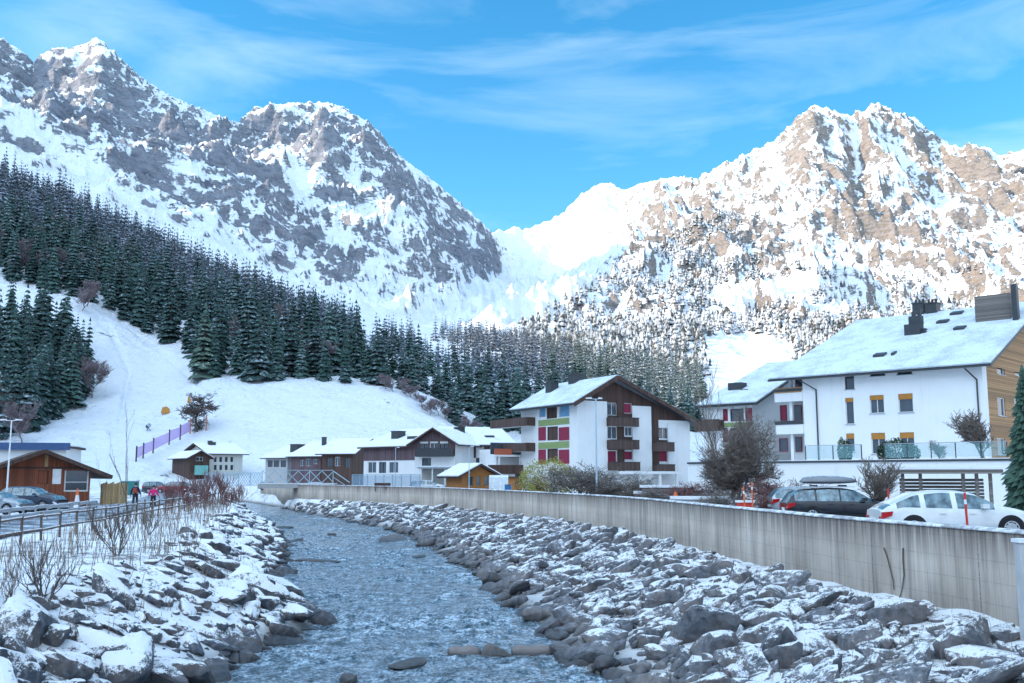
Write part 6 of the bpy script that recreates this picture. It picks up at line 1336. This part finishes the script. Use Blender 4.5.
# ------------------------------------------------------------------ people
def skin_mesh(name, joints, edges, mat, parent, root=0, sub=2):
    me = bpy.data.meshes.new(name); me.from_pydata([j[0] for j in joints], edges, []); o = link(name, me, parent); md = o.modifiers.new('s', 'SKIN'); md.use_smooth_shade = True
    for i, j in enumerate(joints): r_ = j[1]; me.skin_vertices[0].data[i].radius = (r_ if isinstance(r_, tuple) else (r_, r_)); me.skin_vertices[0].data[i].use_root = (i == root)
    md2 = o.modifiers.new('u', 'SUBSURF'); md2.levels = sub; md2.render_levels = sub; me.materials.append(mat); return o
def person(loc, rz, label, jacket, trousers, hair, stride=.18, hat=None, armout=.16, h=1.0):
    rt = empty('person', loc, rz, label, 'person'); rt.scale = (h, h, h); sk = flat('skin', (.45, .27, .20), .6); S = stride
    J = [((0, 0, .95), (.14, .11)), ((0, 0, 1.15), (.14, .10)), ((0, .01, 1.38), (.17, .11)), ((0, .02, 1.50), .055), ((0, .03, 1.62), (.085, .10)), ((0, .03, 1.72), (.07, .08)),
         ((.19, .01, 1.40), .06), ((.19 + armout * .6, -.02, 1.15), .046), ((.19 + armout, .12, .93), .038), ((.19 + armout + .02, .16, .86), .04),
         ((-.19, .01, 1.40), .06), ((-.19 - armout * .6, -.04, 1.15), .046), ((-.19 - armout, .05, .93), .038), ((-.19 - armout - .02, .07, .86), .04),
         ((.10, 0, .88), .088), ((.11, S * .7, .50), .062), ((.11, S * .6, .10), .045), ((.11, S * .6 + .15, .05), .045),
         ((-.10, 0, .88), .088), ((-.11, -S * .3, .50), .062), ((-.11, -S * 1.1, .12), .045), ((-.11, -S * 1.1 + .14, .05), .045)]
    E = [(0, 1), (1, 2), (2, 3), (3, 4), (4, 5), (2, 6), (6, 7), (7, 8), (8, 9), (2, 10), (10, 11), (11, 12), (12, 13), (0, 14), (14, 15), (15, 16), (16, 17), (0, 18), (18, 19), (19, 20), (20, 21)]
    skin_mesh('body', J, E, sk, rt)
    g = .022; up_ = lambda j, e: (j[0], tuple(v + e for v in j[1]) if isinstance(j[1], tuple) else j[1] + e)
    JJ = [up_(J[k], .03) for k in (0, 1, 2, 6, 7, 8, 10, 11, 12)]; JJ[0] = ((0, 0, .86), (.18, .145)); skin_mesh('jacket', JJ + [((0, .02, 1.49), (.075, .075))], [(0, 1), (1, 2), (2, 3), (3, 4), (4, 5), (2, 6), (6, 7), (7, 8), (2, 9)], jacket, rt)
    JT = [up_(J[k], .024) for k in (0, 14, 15, 16, 18, 19, 20)]; skin_mesh('trousers', JT, [(0, 1), (1, 2), (2, 3), (0, 4), (4, 5), (5, 6)], trousers, rt)
    for a_, b_ in ((16, 17), (20, 21)): skin_mesh('boot', [up_(J[a_], .022), up_(J[b_], .014)], [(0, 1)], M_TRIM, rt, sub=1)
    bmx = bmesh.new(); bmesh.ops.create_uvsphere(bmx, u_segments=14, v_segments=9, radius=1)
    for v in list(bmx.verts): v.co = Vector((v.co.x * .105, v.co.y * .12, v.co.z * .115 + .03))
    bmesh.ops.delete(bmx, geom=[v for v in bmx.verts if v.co.y > .03 and v.co.z < .05], context='VERTS')
    o = bm_obj('hair' if hat is None else 'hat', bmx, hair if hat is None else hat, rt, True); o.location = (0, .025, 1.68)
    for s in (-1, 1):     # hands: palm with five short fingers
        w_ = Vector(J[9][0] if s == 1 else J[13][0]); js = [(tuple(w_), .032), (tuple(w_ + Vector((0, .02, -.06))), .030)]; es = [(0, 1)]
        for f in range(4):
            b = w_ + Vector((0, .02 + (f - 1.5) * .020, -.075)); n0 = len(js); js += [(tuple(b), .009), (tuple(b + Vector((-.008 * s, .004, -.035))), .009), (tuple(b + Vector((-.022 * s, .006, -.062 + abs(f - 1.2) * .006))), .008)]; es += [(1, n0), (n0, n0 + 1), (n0 + 1, n0 + 2)]
        n0 = len(js); js += [(tuple(w_ + Vector((-.02 * s, .045, -.02))), .011), (tuple(w_ + Vector((-.03 * s, .06, -.05))), .009)]; es += [(0, n0), (n0, n0 + 1)]
        skin_mesh('glove', js, es, M_TRIM, rt, sub=1)
    return rt
pz = 2.56
a_ = person((xpx(135, 80), 80, pz), R(8), 'walker in dark jacket and trousers on the left bank path', flat('dark_jacket', (.02, .025, .055), .8), flat('dark_trousers', (.025, .03, .05), .8), flat('dark_hair', (.03, .02, .02)), hat=flat('dark_hat', (.03, .03, .04)), h=1.06)
m = MB(); m.box(-.15, .15, -.28, -.14, 1.08, 1.48); o = m.build('backpack', flat('red_backpack', (.35, .05, .04), .8)); o.parent = None; o.location = a_.location; o.rotation_euler = a_.rotation_euler; bv = o.modifiers.new('b', 'BEVEL'); bv.width = .05; bv.segments = 3; tag(o, 'red backpack worn by the dark clothed walker', 'backpack')
person((xpx(153, 79), 79, pz), R(-12), 'walker in a bright pink jacket on the left bank path', flat('pink_jacket', (.62, .02, .16), .75), flat('black_trousers', (.02, .02, .025), .8), flat('brown_hair', (.07, .035, .02)), armout=.24, h=.96)
# ------------------------------------------------------------------ street lamps and posts
def lamp(px_, Y, base, h, arms, label, r=.06, mat=None, group=None):
    rt = empty('street_lamp', (xpx(px_, Y), Y, base), 0, label, 'street lamp', group); mat = mat or M_GREY
    MB().cyl(0, 0, 0, h, r, 12, r * .6).build('pole', mat, rt); MB().cyl(0, 0, 0, .5, r * 1.7, 12, r * 1.5).build('base', mat, rt)
    for s in arms:
        m = MB(); m.bar((0, 0, h - .04), (s, 0, h + .02), .05); ar = m.build('arm', mat, rt); m = MB(); m.prism([(s * .4, h - .02), (s, h - .02), (s, h + .06), (s * .4, h + .09)], 'y', -.12, .12); m.build('lamp_head', M_FRAME, ar)
    return rt
Mlp = flat('pale_blue_grey_pole', (.42, .52, .60), .5)
lamp(597, 70, ROADZ, 7.4, (-.7, .45), 'tall grey lamp post standing in front of the apartment gable', .075, Mlp)
lamp(6, 72, 2.5, 6.5, (-1.0, .75), 'white lamp post with two arms beside the timber hut', .07, M_FRAME)
lamp(469, 110, ROADZ, 5.2, (.5,), 'slim pale lamp post in front of the orange kiosk', .06, Mlp)
lamp(395, 128, ROADZ, 5.6, (.5,), 'slim pale lamp post in front of the left purple chalet', .06, Mlp)
M_MARK = flat('red_marker_paint', (.62, .05, .04), .5); M_MARKO = flat('orange_marker_paint', (.75, .16, .04), .5)
def marker(px_, Y, h, label, base=ROADZ, mat=None, r=.035, band=True, rz=0):
    rt = empty('marker_pole', (xpx(px_, Y), Y, base), 0, label, 'marker pole'); MB().cyl(0, 0, 0, h, r, 8).build('pole', mat or M_MARK, rt)
    if band: MB().cyl(0, 0, h * .80, h * .88, r + .003, 8).build('reflective_band', M_FRAME, rt)
    rt.rotation_euler = (0, R(rz), 0); return rt
marker(969.5, 27.5, 1.55, 'red snow pole standing in front of the white car', rz=-1.5); marker(890, 40, 1.5, 'short red snow pole left of the carport', r=.04, band=False)
marker(745.5, 46, 1.5, 'red snow pole, left one of the pair behind the wall', mat=M_MARKO, rz=-2); marker(753, 47, 1.7, 'orange snow pole, right one of the pair behind the wall', mat=M_MARKO); 
rt = empty('traffic_cone', (xpx(609, 70), 70, ROADZ), 0, 'orange and white traffic cone behind the wall by the picket fence', 'traffic cone'); MB().cyl(0, 0, .04, 1.1, .2, 14, .03).build('cone', M_MARKO, rt); MB().cyl(0, 0, .35, .6, .162, 14, .118).build('white_band', M_FRAME, rt); MB().box(-.28, .28, -.28, .28, 0, .04).build('base', M_MARKO, rt)
rt = empty('bollard', (xpx(676, 55), 55, ROADZ), 0, 'white bollard with a red cap behind the wall', 'bollard'); MB().cyl(0, 0, 0, .85, .12, 12).build('post', M_FRAME, rt); MB().cyl(0, 0, .853, 1.15, .14, 12, .06).build('cap', M_MARKO, rt)
rt = empty('traffic_cone', (xpx(77, 80), 80, 2.5), 0, 'orange topped white cone beside the timber hut window', 'traffic cone'); MB().cyl(0, 0, 0, 1.0, .25, 12, .12).build('base', M_FRAME, rt); MB().cyl(0, 0, 1.003, 1.5, .13, 12, .05).build('cone', M_MARKO, rt)
rt = empty('warning_box', (xpx(748, 47.5), 47.8, ROADZ), 0, 'small red grit box between the two snow poles', 'grit box'); MB().box(-.35, .35, 0, .5, .05, .75).build('box', M_MARK, rt); MB().box(-.4, .4, -.05, .55, .753, .85).build('lid', M_RSNOW, rt)
rt = empty('concrete_post', (xpx(1021.5, 21.4), 21.2, .9), 0, 'pale concrete post at the right picture edge in front of the river wall', 'post'); MB().box(-.16, .16, -.12, .12, 0, 2.72).build('post', flat('pale_concrete', (.52, .51, .51), .85, bump=.3), rt); MB().box(-.20, .20, -.16, .16, 2.723, 2.80).build('cap', M_RSNOW, rt)
# ------------------------------------------------------------------ fences
def rail_fence(name, pts, label, cat, post_every, rails, ph, pmat, rmat, prad=.05, zfn=gz, rw=.06, rh=.09, sag=0, snow=True):
    P0 = pts[0]; rt = empty(name, P0, 0, label, cat); P = [Vector(p) - Vector(P0) for p in pts]; cum = [0]
    for a_, b_ in zip(P[:-1], P[1:]): cum.append(cum[-1] + (b_ - a_).length)
    n = max(2, int(cum[-1] / post_every)); S = [cum[-1] * k / n for k in range(n + 1)]; Q = []
    for s in S:
        x = np.interp(s, cum, [p.x for p in P]); y = np.interp(s, cum, [p.y for p in P]); Q.append(Vector((x, y, zfn(x + P0[0], y + P0[1]) - P0[2])))
    rnd = random.Random(len(pts) * 7 + n)
    for q_ in Q[:100]: m = MB(); m.bar(q_ - Vector((0, 0, .2)), q_ + Vector((rnd.gauss(0, .03), rnd.gauss(0, .03), ph + rnd.uniform(-.05, .08))), prad * 2); m.build('post', pmat, rt)
    for rz_ in rails:
        m = MB(); ms = MB()
        for a_, b_ in zip(Q[:-1], Q[1:]):
            d_ = (b_ - a_).normalized(); a1, b1 = a_ + Vector((0, 0, rz_ + rnd.uniform(-.03, .03))), b_ + Vector((0, 0, rz_ + rnd.uniform(-.03, .03))); m.bar(a1 - d_ * .1, b1 + d_ * .1, rw, rh)
            if snow: ms.bar(a1 + Vector((0, 0, rh / 2 + .02)), b1 + Vector((0, 0, rh / 2 + .02)), rw * .9, .035)
        r_ = m.build('rail', rmat, rt)
        if snow: ms.build('snow_cover', M_RSNOW, r_)
    return rt
M_OLDW = flat('old_grey_timber', (.12, .085, .07), .9, .3, 6)
fp = [G(a, Y) for a, Y in ((-60, 31), (0, 36), (60, 43), (120, 53), (162, 66), (200, 81), (222, 100), (240, 122))]
rail_fence('timber_fence', fp, 'old two rail timber fence between the path and the left river bank', 'fence', 2.4, (.45, .98), 1.12, M_OLDW, M_OLDW, .038, rw=.04, rh=.065)
fp = [G(a, Y) for a, Y in ((-50, 45), (0, 50), (50, 58), (96, 68))]
rail_fence('guard_rail', fp, 'snow topped metal guard rail along the left car park', 'guard rail', 2.0, (.5, .85), .92, M_GREY, M_GREY, .04, rw=.06, rh=.16)
# picket fence right of the lamp post
p0 = G(599, 73); p1 = G(641, 67); p0.z = p1.z = ROADZ; H2 = House('picket_fence', (p0.x + .3, p0.y), (p1.x + .5, p1.y), ROADZ, 'dark weathered picket fence behind the wall right of the lamp post', 'fence'); m = MB()
for k in range(int(H2.L / .16)): m.box(k * .16, k * .16 + .10, 0, .03, .05, 1.35 + .05 * math.sin(k * 2.3))
m.build('pickets', M_WEATH, H2.root); MB().box(0, H2.L, .032, .08, .35, .45).box(0, H2.L, .032, .08, 1.0, 1.1).build('rail', M_WEATH, H2.root)
# mesh fence beyond the wall and the truss footbridge
M_MESH = flat('blue_grey_mesh', (.30, .42, .52), .6); M_TRUSS = flat('blue_grey_steel', (.34, .47, .55), .6)
def lattice(name, A_, B_, base, h, label, cat, step=.4, t=.03, post=2.5, pm=M_MESH, cross=True, part='mesh_panel'):
    Hh = House(name, (A_.x, A_.y), (B_.x, B_.y), base, label, cat); rt = Hh.root; Lh = Hh.L; n = max(1, int(round(Lh / post))); s = Lh / n
    for k in range(n):
        m = MB(); x0, x1 = k * s + .05, (k + 1) * s - .05; q_ = x0
        if cross:
            xx = x0 - h
            while xx < x1:
                for (xa, za, xb, zb_) in ((xx, 0, xx + h, h), (xx, h, xx + h, 0)):
                    t0, t1 = max(0, (x0 - xa) / h), min(1, (x1 - xa) / h)
                    if t1 > t0: m.bar((xa + h * t0, 0, za + (zb_ - za) * t0 + .05), (xa + h * t1, 0, za + (zb_ - za) * t1 + .05), t)
                xx += step
        else:
            while q_ < x1: m.bar((q_, 0, .05), (q_, 0, h), t); q_ += step
        m.build(part, pm, rt)
    for k in range(n + 1): MB().box(k * s - .05, k * s + .05, -.05, .05, -.1, h + .12).build('post', pm, rt)
    MB().box(0, Lh, -.04, .04, h + .122, h + .20).build('top_rail', pm, rt); MB().box(0, Lh, -.04, .04, -.08, .0).build('bottom_rail', pm, rt); return Hh
lattice('mesh_fence', Vector((xpx(352, 140), 140, 0)), Vector((xpx(420, 122), 122, 0)), ROADZ + .02, 2.0, 'blue grey wire mesh fence behind the wall left of the covered walkway', 'fence', .22, .022, 2.6)
MB_ = at(333, 480, 151); ML_ = at(262, 480, 151)
Hb = lattice('footbridge', ML_, MB_, 3.95, 1.75, 'blue grey steel truss footbridge over the river', 'bridge', 1.8, .09, 3.6, M_TRUSS, part='truss_panel')
MB().box(-.5, Hb.L + .3, -.25, 2.2, -.75, -.1).build('deck', flat('bridge_concrete', (.36, .35, .34), .85), Hb.root); MB().box(-.5, Hb.L + .3, -.2, 2.15, -.098, -.03).build('snow_cover', M_RSNOW, Hb.root)
MB().box(Hb.L - .5, Hb.L + .5, -.1, 2.0, -4.2, -.752).build('pier', flat('dark_pier', (.12, .12, .13), .85), Hb.root)
m = MB(); m.bar((Hb.L, 0, 1.8), (Hb.L + 3.0, -3, .1), .09).bar((Hb.L, 0, .9), (Hb.L + 2.2, -2.2, -.3), .06); m.build('stair_rail', M_TRUSS, Hb.root)
lattice('bridge_fence', at(205, 480, 160), at(262, 480, 152), 3.6, 1.7, 'blue grey lattice fence leading left from the footbridge', 'fence', .6, .05, 3.0, M_TRUSS)
# purple safety net on the slope
q = NM('purple_net'); q.col((.42, .25, .62)); q.rough(.8); q.set('Alpha', .72); M_NET = q.m; M_OPOST = flat('orange_net_post', (.50, .16, .10), .6)
NP = [on_slope(a, b) for a, b in ((136, 462), (143, 458.5), (153, 453.5), (169, 445), (180, 440), (190, 434), (206, 431))]; rt = empty('safety_net', NP[0], 0, 'purple safety net climbing the ski slope on short posts', 'net'); O = NP[0]
for a_, b_ in zip(NP[:-2], NP[1:-1]):
    m = MB(); a1, b1 = a_ - O, b_ - O; ha, hb = 13.5 * a_.length / F, 12 * b_.length / F; m.poly([a1 + Vector((0, 0, .9)), b1 + Vector((0, 0, .9)), b1 + Vector((0, 0, hb)), a1 + Vector((0, 0, ha))]); m.build('net_panel', M_NET, rt, recalc=False)
for p in NP: q_ = p - O; MB().bar(q_ - Vector((0, 0, .3)), q_ + Vector((0, 0, 14.5 * p.length / F)), .30).build('post', M_OPOST if p in (NP[-1], NP[-2]) else M_BROWN, rt)
# small things on the slope
def slope_box(px_, py_, w_px, h_px, label, mat, name, cat):
    p = on_slope(px_, py_); w_ = w_px * p.length / F; h_ = h_px * p.length / F; rt = empty(name, p, R(12), label, cat)
    m = MB(); m.prism([(-w_ * .5, .1), (w_ * .5, .1), (w_ * .42, h_ * .7), (w_ * .1, h_), (-w_ * .35, h_ * .85)], 'y', -w_ * .3, w_ * .3); m.build('body', mat, rt); MB().cyl(-w_ * .3, 0, -.4, .12, .08, 8).cyl(w_ * .3, 0, -.4, .12, .08, 8).build('legs', M_DGREY, rt); MB().box(-w_ * .34, w_ * .1, -w_ * .28, w_ * .28, h_ * .86 + .02, h_ * .86 + .16).build('snow_cover', M_RSNOW, rt); return rt
slope_box(165.5, 414, 8, 7, 'orange brown crash pad in the middle of the ski slope', flat('orange_pad', (.50, .23, .05), .7), 'crash_pad', 'crash pad'); slope_box(189, 403, 3, 6, 'tiny orange slope marker above the lone bare tree', flat('orange_pad_small', (.50, .23, .05), .7), 'slope_marker', 'marker')
p = on_slope(148, 431); s = p.length / F; rt = empty('snow_gun', p, R(40), 'small dark snow gun standing on the ski slope left of the net', 'snow gun'); MB().bar((-.6, -.5, 0), (0, 0, 1.0), .12).bar((.6, -.5, 0), (0, 0, 1.0), .12).bar((0, .7, 0), (0, 0, 1.0), .12).build('tripod', M_DGREY, rt); m = MB(); m.cyl(0, 0, -.8, .8, .55, 14, .62); b = m.build('barrel', M_DGREY, rt); b.location = (0, 0, 1.5); b.rotation_euler = (R(75), 0, 0); MB().cyl(0, 0, .803, .95, .60, 14, .5).build('fan_ring', M_RIM, b)
# stone benches / snow topped low walls and boulders in the yard by the bush
for i, (px_, Y, l_, h_, lab) in enumerate([(655, 64, 2.6, .9, 'low snow topped timber stack left of the frosted bush'), (700, 53, 3.0, .8, 'snow topped low stone wall in front of the frosted bush'), (668, 63, 3.4, 1.3, 'snow topped log pile behind the white bollard')]):
    rt = empty('timber_stack' if i != 1 else 'stone_wall', (xpx(px_, Y) - l_ / 2, Y, ROADZ), R(-8), lab, 'timber stack' if i != 1 else 'low wall'); m = MB()
    for k in range(4): m.box(.03 * k, l_ - .05 * (k % 2), .05 * (k % 2), .9, k * h_ / 4 + .01, (k + 1) * h_ / 4 - .03)
    m.build('layers', M_WEATH if i != 1 else M_PLINTH, rt); MB().box(-.05, l_ + .03, -.05, .95, h_ - .02, h_ + .14).build('snow_cover', M_RSNOW, rt)
rt = empty('water_butt', (xpx(508, 112), 112, ROADZ), 0, 'small blue barrel standing between tarpaulin and orange garage', 'barrel'); MB().cyl(0, 0, 0, 1.0, .36, 14, .38).build('body', flat('blue_plastic', (.04, .16, .34), .4), rt); MB().cyl(0, 0, 1.003, 1.07, .39, 14).build('lid', M_DGREY, rt)
p0 = at(382, 484, 124); rt = empty('bench', (p0.x, p0.y, ROADZ + .2), 0, 'dark red bench standing behind the wall before the mesh fence', 'bench'); MB().box(-1.0, 1.0, 0, .4, .42, .48).build('seat', M_BROWN, rt); MB().box(-1.0, 1.0, .42, .47, .6, .95).build('backrest', M_BROWN, rt)
for x in (-.8, .8): MB().box(x - .04, x + .04, 0, .42, -.1, .418).build('leg', M_DGREY, rt)
rt = empty('container', (xpx(128, 128), 128, 2.45), R(5), 'small green waste container at the far end of the left car park', 'container'); MB().box(-1.0, 1.0, 0, 1.2, .1, 1.9).build('body', flat('teal_container', (.04, .20, .20), .5), rt); MB().box(-1.05, 1.05, -.05, 1.25, 1.903, 2.05).build('lid', M_RSNOW, rt)
# dry vines hanging on the concrete wall
for i, (pxa, pya, pts, lab) in enumerate([(884, 548, [(887, 556), (890, 568), (893, 580), (894, 590)], 'long dry vine hanging on the concrete wall, left one'), (903, 548, [(903, 560), (904, 575), (902, 590), (898, 602)], 'long dry vine hanging on the concrete wall, right one')]):
    bmx = bmesh.new(); P_ = []
    for a_, b_ in [(pxa, pya)] + pts:
        for Y in np.arange(20, 34, .02):
            k = at(a_, b_, Y)
            if k.x >= float(xW(Y)) - .2: break
        P_.append(k)
    tube(bmx, P_, [.022, .02, .018, .015, .012], 5); tag(bm_obj('dry_vine', bmx, M_BARK), lab, 'vine')
